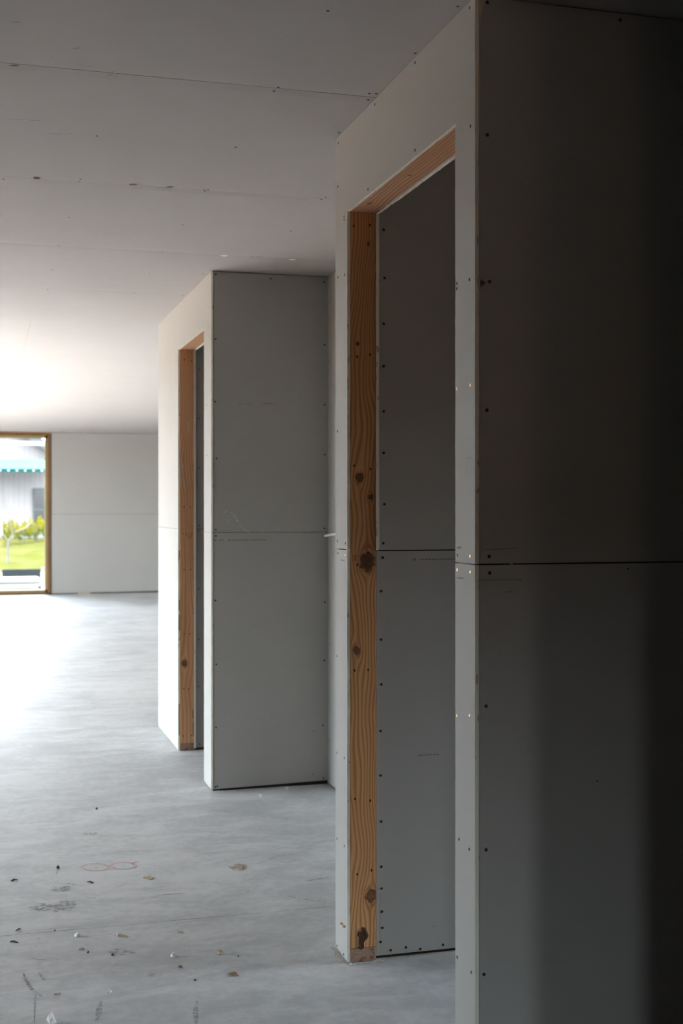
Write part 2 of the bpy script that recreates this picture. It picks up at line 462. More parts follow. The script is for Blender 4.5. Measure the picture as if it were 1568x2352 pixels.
# ------------------------------------------------------------------ floor
bm = bmesh.new()
prof = [(YB - .2, 0), (YJ - .0014, 0), (YJ - .0012, -.012), (YJ + .0012, -.012), (YJ + .0014, 0), (YF + .15, 0)]
rows = [[bm.verts.new((x, y, z)) for x in (XL - .15, XRT + .15)] for y, z in prof]
for a, b in zip(rows, rows[1:]): bm.faces.new((a[0], a[1], b[1], b[0]))
low = [[bm.verts.new((x, y, -.15)) for x in (XL - .15, XRT + .15)] for y in (YB - .2, YF + .15)]
bm.faces.new((low[0][0], low[1][0], low[1][1], low[0][1]))
floor = bm_obj('floor', bm, M['floor'])
tag(floor, 'bare grey trowelled concrete floor with a saw-cut joint', 'floor', None, 'structure')

# ------------------------------------------------------------------ ceilings
ceiling = tag(empty('ceiling', (0, 3, H)), 'pinkish grey plasterboard ceiling with seams over the near hall', 'ceiling', None, 'structure')
gaps = {YC[0]: .0016, YC[1]: .0009, YC[2]: .0005, YC[3]: .0005}
edges = [YC[0] - 1.2 * k for k in (5, 4, 3, 2, 1)] + YC + [Y4]
ceil_sheets = []
for a, b in zip(edges, edges[1:]):
    a_, b_ = a + gaps.get(a, .0006), b - gaps.get(b, .0006 if b != Y4 else 0)
    tp = .0022
    pr = [(a_, H + tp), (a_ + .010, H + tp), (a_ + .046, H), (b_ - .046, H), (b_ - .010, H + tp), (b_, H + tp), (b_, H + .013), (a_, H + .013)]
    if b == Y4: pr[3:6] = [(b_, H)]
    bm = bmesh.new()
    e0 = [bm.verts.new((XL - .05, y, z)) for y, z in pr]; e1 = [bm.verts.new((XRT + .05, y, z)) for y, z in pr]
    n = len(pr)
    for i in range(n): bm.faces.new((e0[i], e0[(i + 1) % n], e1[(i + 1) % n], e1[i]))
    bm.faces.new(e0); bm.faces.new(e1[::-1])
    s = bm_obj('plasterboard_sheet', bm, M['ceil'], ceiling); ceil_sheets.append((a, b, s))
def csheet(p):
    for a, b, s in ceil_sheets:
        if a <= p.y < b: return s
    return ceil_sheets[-1][2]
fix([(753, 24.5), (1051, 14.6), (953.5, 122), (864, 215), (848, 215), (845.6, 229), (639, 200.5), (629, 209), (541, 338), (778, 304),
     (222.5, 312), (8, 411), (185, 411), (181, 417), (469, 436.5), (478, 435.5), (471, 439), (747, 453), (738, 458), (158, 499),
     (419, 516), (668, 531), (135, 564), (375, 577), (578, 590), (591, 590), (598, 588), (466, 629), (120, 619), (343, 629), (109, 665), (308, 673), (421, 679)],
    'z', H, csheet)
fix([(264, 165), (254, 174)], 'z', H, csheet, BRASS)
for cx, cy, rx, ry, m, nm in ((85, 409, 9, 2.6, 'tear', 'paper_tear'), (306, 424, 10, 1.3, 'tear', 'paper_tear'), (390, 430, 9, 1.1, 'tear', 'paper_tear'),
                              (34, 150, 12, 1.6, 'tear', 'paper_tear'), (516, 587, 9, 1.5, 'plaster', 'filler_patch'), (672, 596, 8, 1.4, 'plaster', 'filler_patch')):
    blot(cx, cy, rx, ry, 'z', H, M[m], csheet(at(cx, cy, 'z', H)), nm, lift=.0008)
for pth, w in (([(713, 351), (742, 352.5), (771, 354)], .003), ([(560, 88), (700, 92), (800, 96)], .0015), ([(20, 274), (60, 275), (110, 277)], .010),
               ([(100, 305), (130, 307), (165, 306)], .012), ([(25, 52), (38, 50), (52, 50)], .014), ([(168, 112), (176, 110), (184, 110)], .010),
               ([(200, 152), (212, 150), (222, 154)], .012), ([(120, 131), (112, 136)], .008), ([(600, 440), (640, 446), (690, 449)], .004), ([(290, 515), (410, 519), (420, 518)], .0015)):
    ribbon(pth, w, 'z', H, M['ceilscuff'], csheet(at(*pth[0], 'z', H)), 'scuff_mark', lift=.0006)

ceiling_far = tag(empty('ceiling_far', (0, 15, HF)), 'pale higher plasterboard ceiling over the far room', 'ceiling', None, 'structure')
def around(lo, hi, hole):
    """the four boxes that leave a rectangular hole in a slab"""
    (x0, y0, z0), (x1, y1, z1) = lo, hi; a, b, c, d = hole
    return [((x0, y0, z0), (a, y1, z1)), ((b, y0, z0), (x1, y1, z1)), ((a, y0, z0), (b, c, z1)), ((a, d, z0), (b, y1, z1))]
xs = [XL - .05, SKY[0] - .2, SKY[1] + .2, .345, 1.545, 2.745, 3.945, XRT + .05]
for a, b in zip(xs, xs[1:]):
    lo, hi = (a + .0006, Y4 - .3, HF), (b - .0006, YF + .1, HF + .013)
    bm = bmesh.new()
    for l, h in (around(lo, hi, SKY) if a < SKY[0] < b else [(lo, hi)]): box(bm, l, h)
    bm_obj('plasterboard_sheet', bm, M['ceil'], ceiling_far)
bm = bmesh.new()
for l, h in around((XL - .9, YB - .8, 2.80), (XRT + .9, YF + .55, 3.0), SKY): box(bm, l, h)
roof = bm_obj('roof', bm, M['roofing'])  # unseen slab added to keep light from leaking through the ceiling
sk = tag(empty('skylight', (sum(SKY[:2]) / 2, sum(SKY[2:]) / 2, 2.9)), 'long skylight in the far room ceiling', 'skylight', None, 'structure')
for l, h in around((SKY[0] - .03, SKY[2] - .03, HF - .004), (SKY[1] + .03, SKY[3] + .03, 3.06), SKY): box_obj('liner', l, h, M['render'], sk)  # whole opening is added, unseen, to light the far floor from above
box_obj('pane', (SKY[0] - .02, SKY[2] - .02, 3.062), (SKY[1] + .02, SKY[3] + .02, 3.068), M['glass'], sk)
portal('daylight_skylight', ((SKY[0] + SKY[1]) / 2, (SKY[2] + SKY[3]) / 2, 3.10), (0, 0, -1), SKY[1] - SKY[0], SKY[3] - SKY[2])
tag(roof, 'flat roof slab over the unfinished hall', 'roof', None, 'structure')

# ------------------------------------------------------------------ near block: doorway side
wa = wall('wall_near_side', (XA, 3.4, 0), 'plasterboard side wall with the nearer timber doorway')
up = ([(Y1, HS + .0015), (D1N, HS + .0015)] + jag((D1N, HS + .0015), (D1N, HD), .0014) + jag((D1N, HD), (D1F + .001, HD), .0012)
      + jag((D1F + .001, HD), (D1F + .001, HS + .0015), .0014) + [(D1F + .001, HS + .0015), (Y2, HS + .0015), (Y2, H - .003), (Y1, H - .003)])
a_up = sheet(up, 'x', XA, .010, wa)
a_ln = sheet([(Y1, .012), (D1N, .012)] + jag((D1N, .012), (D1N, HS - .0015), .0012) + [(D1N, HS - .0015), (Y1, HS - .0015)], 'x', XA, .010, wa)
a_lf = sheet(jag((D1F + .001, HS - .0015), (D1F + .001, .004), .0012) + [(D1F + .001, .004), (Y2, .012), (Y2, HS - .0015)], 'x', XA, .010, wa)
def asheet(p): return a_up if p.z > HS else (a_ln if p.y < 3.3 else a_lf)
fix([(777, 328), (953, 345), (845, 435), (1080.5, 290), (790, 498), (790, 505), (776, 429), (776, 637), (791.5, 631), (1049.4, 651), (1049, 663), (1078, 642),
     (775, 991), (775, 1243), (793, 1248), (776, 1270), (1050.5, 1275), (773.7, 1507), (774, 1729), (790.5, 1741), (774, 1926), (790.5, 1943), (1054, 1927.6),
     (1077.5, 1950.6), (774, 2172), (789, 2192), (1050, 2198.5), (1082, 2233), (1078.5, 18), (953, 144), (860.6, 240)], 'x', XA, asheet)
fix([(1050, 893), (1081, 885), (791, 990), (793, 1275), (1080.5, 1278), (1050.7, 1309), (1081, 1314), (1050, 1643.7), (1079, 1642.6)], 'x', XA, asheet, BRASS)
ribbon([(1071, 1090), (1073, 1062), (1074, 1054), (1079, 1051), (1084, 1053), (1084, 1060)], .0012, 'x', XA, M['pencil'], a_up, 'pencil_mark')
ribbon([(1048, 1258), (1055, 1258), (1060, 1257)], .006, 'x', XA, M['pencil'], a_up, 'pencil_mark')
ribbon([(1048, 1327), (1058, 1328), (1066, 1328)], .004, 'x', XA, M['pencil'], a_ln, 'pencil_mark')
ribbon([(780, 1286), (786, 1287), (792, 1288)], .004, 'x', XA, M['pencil'], a_lf, 'pencil_mark')
for c in ((785, 2122), (790, 2128)):
    blot(*c, 3, 3.5, 'x', XA, M['tear'], a_lf, 'paper_tear', n=9, rag=.5)

# framing and timber of the nearer doorway
KN1 = [(825.5, 1097.7, .0115, .45), (851, 1142, .0075, .5), (843, 1290, .025, .80), (819, 1495, .0115, .3), (852, 2058, .0175, .25), (821, 790, .0050, .8), (846, 560, .004, .5)]
def kloc(lst, x0, yp, z0):
    out = []
    for px, py, r, d in lst:
        p = at(px, py, 'y', yp); out.append((p.x - x0, p.z - z0, r, d))
    return out
door1 = tag(empty('door_1', (1.2, 3.44, 0)), 'timber framed rough doorway in the nearer plasterboard wall', 'doorway', None, 'structure')
def stud(name, w, d, L, mat, parent, loc, quat=None, bev=.0016):
    bm = bmesh.new(); box(bm, (0, 0, 0), (w, d, L), bev)
    return bm_obj(name, bm, mat, parent, loc, quat=quat)
w1 = CX2 - CX1
jamb1 = stud('jamb', w1, .045, HD - .046, wood_mat('jamb_timber', kloc(KN1, CX1, D1F, .046), freq=90, seed=2.3, stain=.10), door1, (CX1, D1F, .046))
bp = stud('bottom_plate', w1 + .001, .14, .0455, M['endgrain'], door1, (CX1, D1F - .001, 0))
lq = Matrix(((1, 0, 0), (0, 0, -1), (0, 1, 0))).to_quaternion()
lint = stud('lintel', w1, .19, 1.06, wood_mat('lintel_timber', [(.028, .17, .006, .1), (.040, .52, .005, .1)], light=(.56, .32, .18), dark=(.36, .17, .085), freq=75, bow=.05, seed=6.1), door1, (CX1, D1F + .05, HD), lq)
stud('jamb', w1, .045, HD - .001, M['stud'], door1, (CX1, D1N - .045, 0))
fix([(812, 519), (849, 517), (820, 819), (850, 814.5), (813, 1069.6), (850.5, 1077.5), (845, 1269), (814, 1540), (845, 1538.6), (815, 1835), (850, 1839), (820, 2008), (853, 1999), (821, 1297)],
    'y', D1F, jamb1, NAIL, 'nail', (.8, 1.35, 1))
# splintered hole by the bottom plate, its shaded depth painted as a dark patch
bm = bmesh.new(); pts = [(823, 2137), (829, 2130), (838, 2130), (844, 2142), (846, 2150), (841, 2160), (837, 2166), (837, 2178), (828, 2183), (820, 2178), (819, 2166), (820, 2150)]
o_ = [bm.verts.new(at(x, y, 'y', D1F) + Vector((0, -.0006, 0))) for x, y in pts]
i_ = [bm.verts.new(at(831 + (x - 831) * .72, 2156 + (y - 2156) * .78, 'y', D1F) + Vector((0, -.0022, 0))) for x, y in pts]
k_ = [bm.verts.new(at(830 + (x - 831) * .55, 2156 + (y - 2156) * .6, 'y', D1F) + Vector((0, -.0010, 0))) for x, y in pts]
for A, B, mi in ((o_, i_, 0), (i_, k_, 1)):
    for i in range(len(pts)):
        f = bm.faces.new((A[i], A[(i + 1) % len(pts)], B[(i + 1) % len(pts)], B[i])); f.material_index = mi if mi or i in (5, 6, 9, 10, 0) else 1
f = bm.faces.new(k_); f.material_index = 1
kh = bm_obj('knot_hole', bm, [plain('splintered_edge', (.42, .25, .12), .9, .3, 200), plain('rotten_knot', (.075, .035, .018), .95, .5, 120)], jamb1)  # dark centre paints the shade of a recess that is not cut
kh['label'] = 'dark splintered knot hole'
# stamped figures on the jamb
def ring(cx, cy, rx, ry, wd, axis, pos, mat, parent, name):
    pts = [(cx + rx * math.cos(2 * math.pi * i / 18), cy + ry * math.sin(2 * math.pi * i / 18)) for i in range(18)]
    return ribbon(pts, wd, axis, pos, mat, parent, name, closed=True)
M['stamp'] = mark_mat('stamped_ink', (.085, .042, .02), (200, 200, 200), .85)
ring(815, 1278, 3.0, 3.0, .0013, 'y', D1F, M['stamp'], jamb1, 'stamped_figure')
ring(815, 1284.5, 2.4, 2.4, .0012, 'y', D1F, M['stamp'], jamb1, 'stamped_figure')
ribbon([(812, 1288), (818, 1288)], .0014, 'y', D1F, M['stamp'], jamb1, 'stamped_figure')
ribbon([(823, 1280), (824, 1276.5), (828, 1277)], .0014, 'y', D1F, M['stamp'], jamb1, 'stamped_figure')
ribbon([(819, 1297), (822, 1295), (822, 1300)], .0014, 'y', D1F, M['stamp'], jamb1, 'stamped_figure')

# the wall between the doorway room and the recess: inner lining and sheets seen through the doorway
wi = wall('wall_doorway_inner', (1.9, IN1, 0), 'grey plasterboard wall seen through the nearer doorway, screws up its left edge')
LX = CX2 + .0115
i_up = sheet(rect(LX, 1.3322, XRT, H - .003), 'y', IN1, .010, wi)
i_lo = sheet(rect(CX2 + .0065, .011, XRT, 1.3282), 'y', IN1, .010, wi)
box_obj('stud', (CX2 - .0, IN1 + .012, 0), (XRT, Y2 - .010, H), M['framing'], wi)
def isheet(p): return i_up if p.z > 1.33 else i_lo
ISC = [(881, 528), (883, 638.5), (881, 743.6), (881, 841), (881, 945), (881, 1040), (882.6, 1158), (880, 1247.7), (879, 1281), (875, 1357.7), (875, 1469), (875.5, 1572),
       (873.7, 1679), (873.7, 1781.4), (875, 1887), (875.5, 1991), (876, 2040.8), (877, 2094), (878, 2131), (873.7, 2163.5), (897, 2182.4), (932, 2176), (964.7, 2180), (1017, 2170)]
fix(ISC, 'y', IN1, isheet)
for (x, y) in ISC[9:19]: ribbon([(x - 8, y + .5), (x - 5, y), (x - 2, y)], .0012, 'y', IN1, M['pencil'], i_lo, 'pencil_mark')
for (x, y) in ISC[20:]: ribbon([(x + 2, y + 6), (x + 2, y + 10), (x + 2.5, y + 14)], .0012, 'y', IN1, M['pencil'], i_lo, 'pencil_mark')
ribbon([(872, 844), (880, 842), (894, 840)], .0016, 'y', IN1, M['pencil'], i_up, 'pencil_mark')
ribbon([(992, 2129), (996, 2127.5), (1000, 2127)], .0020, 'y', IN1, M['pencil'], i_lo, 'pencil_mark')
ribbon([(873, 2160), (873.5, 2050), (873.5, 2190)], .0008, 'y', IN1, M['pencil'], i_lo, 'pencil_mark')
lin = ([(Y1 + .02, 1.332), (D1N, 1.332), (D1N, HD - .004)] + jag((D1N, HD - .004), (D1F - .003, HD - .004), .0010)
       + jag((D1F - .003, HD - .004), (D1F - .003, 1.332), .0014) + [(D1F - .003, 1.332), (IN1 + .004, 1.332), (IN1 + .004, H - .003), (Y1 + .02, H - .003)])
sheet(lin, 'x', CX2, .0112, wa)
sheet(rect(Y1 + .02, .012, D1N, 1.328), 'x', CX2, .0112, wa)

def dashes(px0, px1, py0, py1, axis, pos, h, parent, name='printed_line', dens=.8, bold=0):
    """a line of print too small to read in the photograph: dark dashes of word length"""
    bm = bmesh.new(); n = NORM[axis]; x = px0
    while x < px1:
        w = R.uniform(2.5, 9); g = R.uniform(.8, 2.2)
        x2 = min(x + w, px1)
        if R.random() < dens:
            ya = py0 + (py1 - py0) * (x - px0) / (px1 - px0); yb = py0 + (py1 - py0) * (x2 - px0) / (px1 - px0)
            p, q = at(x, ya, axis, pos) + n * .0005, at(x2, yb, axis, pos) + n * .0005
            up_ = Vector((0, 0, h / 2))
            bm.faces.new([bm.verts.new(v) for v in (p - up_, q - up_, q + up_, p + up_)])
        x = x2 + g
    return bm_obj(name, bm, M['ink'], parent)
dashes(948, 954, 1285, 1285, 'y', IN1, .0070, i_lo, dens=1)
dashes(955, 1043, 1285, 1284, 'y', IN1, .0038, i_lo, dens=.9)
dashes(960, 969, 1735, 1734.5, 'y', IN1, .0050, i_lo, dens=1)
dashes(970, 1008, 1734.5, 1732.5, 'y', IN1, .0034, i_lo, dens=.9)

# ------------------------------------------------------------------ dark wall facing the camera
wd = wall('wall_near', (3, Y1, 0), 'dark shaded plasterboard wall filling the right of the view')
X0 = XA + .0118
d_up = sheet(jag((X0, HS + .002), (X0, H - .003), .0006, .03)[0:1] + [(XRT, HS + .002), (XRT, H - .004), (X0, H - .004)], 'y', Y1, .010, wd)
d_lo = sheet(rect(X0, .012, XRT, HS - .002), 'y', Y1, .010, wd)
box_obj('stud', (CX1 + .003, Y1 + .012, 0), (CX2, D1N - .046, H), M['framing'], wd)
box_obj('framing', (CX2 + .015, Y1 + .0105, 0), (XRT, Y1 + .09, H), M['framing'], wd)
def dsheet(p): return d_up if p.z > HS else d_lo
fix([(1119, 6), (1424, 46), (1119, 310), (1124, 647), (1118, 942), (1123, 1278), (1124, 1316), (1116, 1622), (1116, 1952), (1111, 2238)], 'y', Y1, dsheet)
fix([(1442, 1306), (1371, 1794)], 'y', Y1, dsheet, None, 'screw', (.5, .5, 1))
def patch(pts, axis, pos, mat, parent, name, lift=.0006):
    bm = bmesh.new(); bm.faces.new([bm.verts.new(at(x, y, axis, pos) + NORM[axis] * lift) for x, y in pts])
    return bm_obj(name, bm, mat, parent)
patch([(1098, 638), (1103, 640), (1109, 645), (1116, 650), (1108, 656), (1098, 664)], 'y', Y1, M['tear'], d_up, 'paper_tear')
patch([(1098, 637), (1103, 641), (1101, 650), (1103, 658), (1098, 663)], 'y', Y1, M['tearpale'], d_up, 'paper_tear', .0010)
patch([(1098, -4), (1113, -4), (1110, 12), (1106, 28), (1104, 36), (1103, 50), (1098, 52)], 'y', Y1, M['tearpale'], d_up, 'paper_tear')
patch([(1098, 130), (1101, 160), (1103, 195), (1101, 240), (1098, 275)], 'y', Y1, M['tearpale'], d_up, 'paper_tear')
ribbon([(1156, 1360), (1180, 1358), (1192, 1355)], .006, 'y', Y1, M['ceilscuff'], d_lo, 'scuff_mark')
ribbon([(1110, 1262), (1140, 1262), (1190, 1258)], .002, 'y', Y1, M['pencil'], d_up, 'pencil_mark')

def text_obj(body, px0, px1, py, axis, pos, parent, name):
    cu = bpy.data.curves.new(name, 'FONT'); cu.body = body; cu.size = 1.0
    tmp = bpy.data.objects.new(name, cu); C.objects.link(tmp)
    bpy.context.view_layer.update()
    me = bpy.data.meshes.new_from_object(tmp.evaluated_get(bpy.context.evaluated_depsgraph_get()))
    C.objects.unlink(tmp); bpy.data.objects.remove(tmp)
    xs_ = [v.co.x for v in me.vertices]; p, q = at(px0, py, axis, pos), at(px1, py, axis, pos)
    k = (q - p).length / (max(xs_) - min(xs_))
    for v in me.vertices: v.co = Vector(((v.co.x - min(xs_)) * k, 0, v.co.y * k))
    me.materials.clear(); me.materials.append(M['printblack'])
    return mesh_obj(name, me, parent, p + NORM[axis] * .0006)
M['printblack'] = mark_mat('black_print', (.10, .095, .085), (600, 600, 600), .9)
text_obj('per Performance for Walls and Ceilings', 1097, 1198, 1334.5, 'y', Y1, d_lo, 'printed_text')

# ------------------------------------------------------------------ recess between the blocks
wb = wall('wall_near_block_back', (1.5, Y2, 0), 'back of the near plasterboard block, turned away from view')
sheet(rect(XA + .0105, .012, XR, H - .003), 'y', Y2, -.010, wb)
wr = wall('wall_recess', (XR, 5.3, 0), 'narrow plasterboard back wall of the recess between the two blocks')
r_up = sheet(rect(Y2 + .001, HS2 + .001, Y3 - .003, H - .003), 'x', XR, .010, wr)
r_lo = sheet(rect(Y2 + .001, .010, Y3 - .003, HS2 - .001), 'x', XR, .010, wr)
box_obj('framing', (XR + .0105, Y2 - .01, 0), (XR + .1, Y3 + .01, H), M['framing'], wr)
def rsheet(p): return r_up if p.z > HS2 else r_lo
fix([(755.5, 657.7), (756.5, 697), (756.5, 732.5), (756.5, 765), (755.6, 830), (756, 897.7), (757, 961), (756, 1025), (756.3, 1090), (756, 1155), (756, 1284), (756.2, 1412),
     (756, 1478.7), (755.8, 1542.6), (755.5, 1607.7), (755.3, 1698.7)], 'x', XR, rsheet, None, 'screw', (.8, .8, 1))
we = wall('wall_recess_end', (1.47, Y3, 0), 'broad grey plasterboard wall in the recess facing the camera, chalk scrapes at its seam')
X1 = XB + .0145
e_up = sheet(rect(X1, HS2 + .0012, XR, H - .004), 'y', Y3, .010, we)
e_lo = sheet([(X1, .010), (XR, .022), (XR, HS2 - .0012), (X1, HS2 - .0012)], 'y', Y3, .010, we)
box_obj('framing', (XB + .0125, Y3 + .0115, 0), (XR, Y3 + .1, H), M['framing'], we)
def esheet(p): return e_up if p.z > HS2 else e_lo
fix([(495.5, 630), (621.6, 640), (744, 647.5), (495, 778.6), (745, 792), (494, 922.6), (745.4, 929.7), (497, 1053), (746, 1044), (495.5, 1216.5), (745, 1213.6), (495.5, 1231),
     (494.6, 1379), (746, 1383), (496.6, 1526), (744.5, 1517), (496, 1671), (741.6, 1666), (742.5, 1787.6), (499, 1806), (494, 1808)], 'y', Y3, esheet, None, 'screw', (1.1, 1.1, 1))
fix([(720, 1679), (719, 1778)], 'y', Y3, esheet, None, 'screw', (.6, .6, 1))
for pth, w in (([(529, 1176), (537, 1183), (544, 1195), (549, 1200)], .009), ([(549, 1205), (553, 1208), (557, 1211)], .006), ([(558, 1213), (563, 1219), (568, 1221)], .004),
               ([(569, 1216), (570, 1219), (571, 1223)], .007), ([(545, 1218), (547, 1221), (548, 1223)], .006), ([(512, 1177), (515, 1178), (519, 1174), (520, 1171)], .006),
               ([(521, 1199), (525, 1197), (528, 1193)], .010), ([(602.5, 1219), (603, 1221), (603, 1223)], .005), ([(638, 1215), (640, 1216), (641, 1217)], .010),
               ([(684, 1220), (688, 1220.5), (692, 1220)], .006), ([(704, 1219), (707, 1218), (710, 1219)], .010)):
    ribbon(pth, w, 'y', Y3, M['chalk'], e_up, 'chalk_scrape')
dashes(486, 498, 1241, 1241, 'y', Y3, .005, e_lo); dashes(503, 514, 1241, 1241, 'y', Y3, .005, e_lo); dashes(523, 611, 1241, 1239.5, 'y', Y3, .0055, e_lo, dens=1)
dashes(548, 634, 928, 926, 'y', Y3, .003, e_up, dens=.35)
ribbon([(600, 927), (615, 927.5), (633, 927)], .004, 'y', Y3, M['pencil'], e_up, 'pencil_mark')

# ------------------------------------------------------------------ middle block with the farther doorway
wm = wall('wall_middle_side', (XB, 7.5, 0), 'brightly lit plasterboard wall with the farther timber doorway')
up = ([(Y3, HS2 + .001), (D2N, HS2 + .001)] + jag((D2N, HS2 + .001), (D2N, HD), .0014, .02) + jag((D2N, HD), (D2F + .001, HD), .0012, .02)
      + jag((D2F + .001, HD), (D2F + .001, HS2 + .001), .0014, .02) + [(D2F + .001, HS2 + .001), (Y4, HS2 + .001), (Y4, H - .001), (Y3, H - .001)])
b_up = sheet(up, 'x', XB, .0105, wm)
b_ln = sheet([(Y3, .010), (D2N, .010)] + jag((D2N, .010), (D2N, HS2 - .001), .0012, .02) + [(D2N, HS2 - .001), (Y3, HS2 - .001)], 'x', XB, .0105, wm)
b_lf = sheet(jag((D2F + .001, HS2 - .001), (D2F + .001, .005), .0025, .03) + [(D2F + .001, .005), (Y4, .005), (Y4, HS2 - .001)], 'x', XB, .0105, wm)
def bsheet(p): return b_up if p.z > HS2 else (b_ln if p.y < 7.2 else b_lf)
fix([(473.5, 929), (475, 930), (473, 1045), (476, 1046), (471.5, 1795)], 'x', XB, bsheet, None, 'screw', (.7, .7, 1))
E1, E2 = XB + .0105, 1.253
door2 = tag(empty('door_2', (1.2, 7.1, 0)), 'timber framed rough doorway in the farther, brightly lit wall', 'doorway', None, 'structure')
KN2 = [(423, 1523.5, .016, .25), (424, 1115, .004, .5), (430, 640, .004, .5)]
jamb2 = stud('jamb', E2 - E1, .045, HD - .046, wood_mat('far_jamb_timber', kloc(KN2, E1, D2F, .046), light=(.80, .44, .23), dark=(.58, .29, .13), freq=60, bow=.10, seed=11.7, stain=.22), door2, (E1, D2F, .046))
stud('bottom_plate', E2 - E1 + .001, .14, .0455, M['endgrain'], door2, (E1, D2F - .001, 0))
stud('lintel', E2 - E1, .19, 1.02, wood_mat('far_lintel_timber', [], light=(.55, .31, .16), dark=(.38, .19, .09), freq=70, bow=.05, seed=3.3), door2, (E1, D2F + .05, HD), lq)
stud('jamb', E2 - E1, .045, HD - .001, M['stud'], door2, (E1, D2N - .045, 0))
fix([(423, 826), (440, 828.8), (422.4, 1164), (436, 1165), (422.7, 1309), (437.7, 1308), (423, 1456), (436, 1456), (422, 1581.6), (432.7, 1583), (420.7, 1690.5), (439.7, 1689)], 'y', D2F, jamb2, NAIL, 'nail', (1, 1.3, 1))
fix([(429.5, 1383)], 'y', D2F, jamb2, BRASS, 'nail')
for x, y, w in ((419.5, 1226, 3), (427, 1224, 4), (433, 1226, 4), (440, 1224, 4), (427, 1229, 4), (433, 1231, 5), (440, 1229, 4), (434, 1235, 4), (439, 1233, 3)):
    ribbon([(x - w / 2, y), (x, y + .2), (x + w / 2, y - .3)], .0045, 'y', D2F, M['stamp'], jamb2, 'stamped_figure')
for pth, w in (([(418, 1060), (420, 1072), (419, 1090)], .010), ([(419, 1098), (424, 1112), (425, 1125)], .009), ([(431, 965), (434, 975), (431, 1000)], .006)):
    ribbon(pth, w, 'y', D2F, M['chalk'], jamb2, 'chalk_scrape')
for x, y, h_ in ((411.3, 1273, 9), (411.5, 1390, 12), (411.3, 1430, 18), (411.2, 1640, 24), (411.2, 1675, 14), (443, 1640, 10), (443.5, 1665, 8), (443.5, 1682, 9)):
    patch([(x - .8, y - h_), (x + .8, y - h_), (x + .8, y + h_), (x - .8, y + h_)], 'y', D2F, M['nail'], jamb2, 'edge_gap', .0012)  # dark patches paint the shade of gaps along the jamb edges
w2 = wall('wall_doorway_far_inner', (2, IN2, 0), 'sliver of grey plasterboard wall seen through the farther doorway')
j_up = sheet(rect(E2 + .0125, 1.343, 3.0, H - .003), 'y', IN2, .010, w2)
j_lo = sheet(rect(E2 + .0125, .012, 3.0, 1.340), 'y', IN2, .010, w2)
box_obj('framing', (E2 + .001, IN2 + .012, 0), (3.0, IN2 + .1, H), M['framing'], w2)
fix([(458, 849), (457, 961), (457, 1075), (457.6, 1207), (456.5, 1220), (456, 1352), (456, 1469), (455.6, 1576.6), (458, 1709)], 'y', IN2, lambda p: j_up if p.z > 1.3415 else j_lo)
lin = ([(Y3 + .12, .012), (D2N, .012), (D2N, HD - .004)] + jag((D2N, HD - .004), (D2F - .003, HD - .004), .001, .02)
       + jag((D2F - .003, HD - .004), (D2F - .003, .012), .0016, .02) + [(D2F - .003, .012), (IN2 + .004, .012), (IN2 + .004, H - .003), (Y3 + .12, H - .003)])
sheet(lin, 'x', E2, .0120, wm)
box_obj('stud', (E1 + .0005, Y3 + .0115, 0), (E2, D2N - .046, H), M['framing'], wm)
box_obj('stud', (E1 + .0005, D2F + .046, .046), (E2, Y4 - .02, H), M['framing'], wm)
we2 = wall('wall_middle_end', (2, Y4, 0), 'end of the middle block facing the far room')
sheet(rect(XB + .011, .01, XRT, HF), 'y', Y4, -.010, we2)
# unseen walls that close the rooms behind the doorways
wc = wall('wall_closet_right', (2.9, 4, 0), 'end wall of the small rooms behind the doorways')
box_obj('plasterboard_sheet', (2.91, Y2, 0), (2.93, Y3 - .01, H), M['paper'], wc)
box_obj('plasterboard_sheet', (3.01, Y3, 0), (3.03, Y4 - .02, H), M['paper'], wc)

wnr = wall('wall_near_right', (2, 1.83, 0), 'plasterboard corner at the right of the camera')
box_obj('plasterboard_sheet', (XA + .05, YB, .01), (XA + .06, 1.95, H - .003), M['wrap'], wnr)  # unseen corner added to shade the dark wall, in the light-absorbing colour
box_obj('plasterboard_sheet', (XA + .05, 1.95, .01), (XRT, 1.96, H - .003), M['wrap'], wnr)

# ------------------------------------------------------------------ outer walls of the hall
wl = wall('wall_left', (XL, 8, 0), 'left outer wall with tall glazed openings')
ys = [YB - .2] + [v for o in OPEN for v in o] + [YF + .15]
for a, b in zip(ys[0::2], ys[1::2]): box_obj('wall_panel', (XL - .15, a, 0), (XL, b, HF + .05), M['wrap' if a < 0 else 'paper'], wl)  # nearest panel is darkened to cut bounced light
for (a, b), oh in zip(OPEN, OPH): box_obj('wall_panel', (XL - .15, a, oh), (XL, b, HF + .05), M['paper'], wl)
for k, (a, b) in enumerate(OPEN):
    w = tag(empty('window_%d' % (k + 2), (XL - .07, (a + b) / 2, 0)), ('tall timber window nearer the doorways', 'tall timber window nearer the far wall')[k] + ' in the left outer wall', 'window', None, 'structure')
    nn = max(1, round((b - a) / 1.8))
    for i in range(nn + 1):
        y = a + (b - a) * i / nn
        box_obj('mullion', (XL - .11, max(a, y - .03), 0), (XL - .04, min(b, y + .03), OPH[k]), M['framewood'], w)
    box_obj('rail', (XL - .11, a, 0), (XL - .04, b, .05), M['framewood'], w)
    box_obj('rail', (XL - .11, a, OPH[k] - .05), (XL - .04, b, OPH[k]), M['framewood'], w)
    box_obj('pane', (XL - .079, a, .05), (XL - .073, b, OPH[k] - .05), M['glass'], w)
    portal('daylight_left_%d' % (k + 1), (XL - .16, (a + b) / 2, OPH[k] / 2), (1, 0, 0), b - a, OPH[k])
wk = wall('wall_back', (0, YB, 0), 'plasterboard wall behind the camera')
for a, b in zip([XL] + [o[1] for o in BOP], [o[0] for o in BOP] + [XRT]): box_obj('wall_panel', (a, YB - .2, 0), (b, YB, BOH), M['wrap'], wk)  # panels coloured dark to cut bounced light
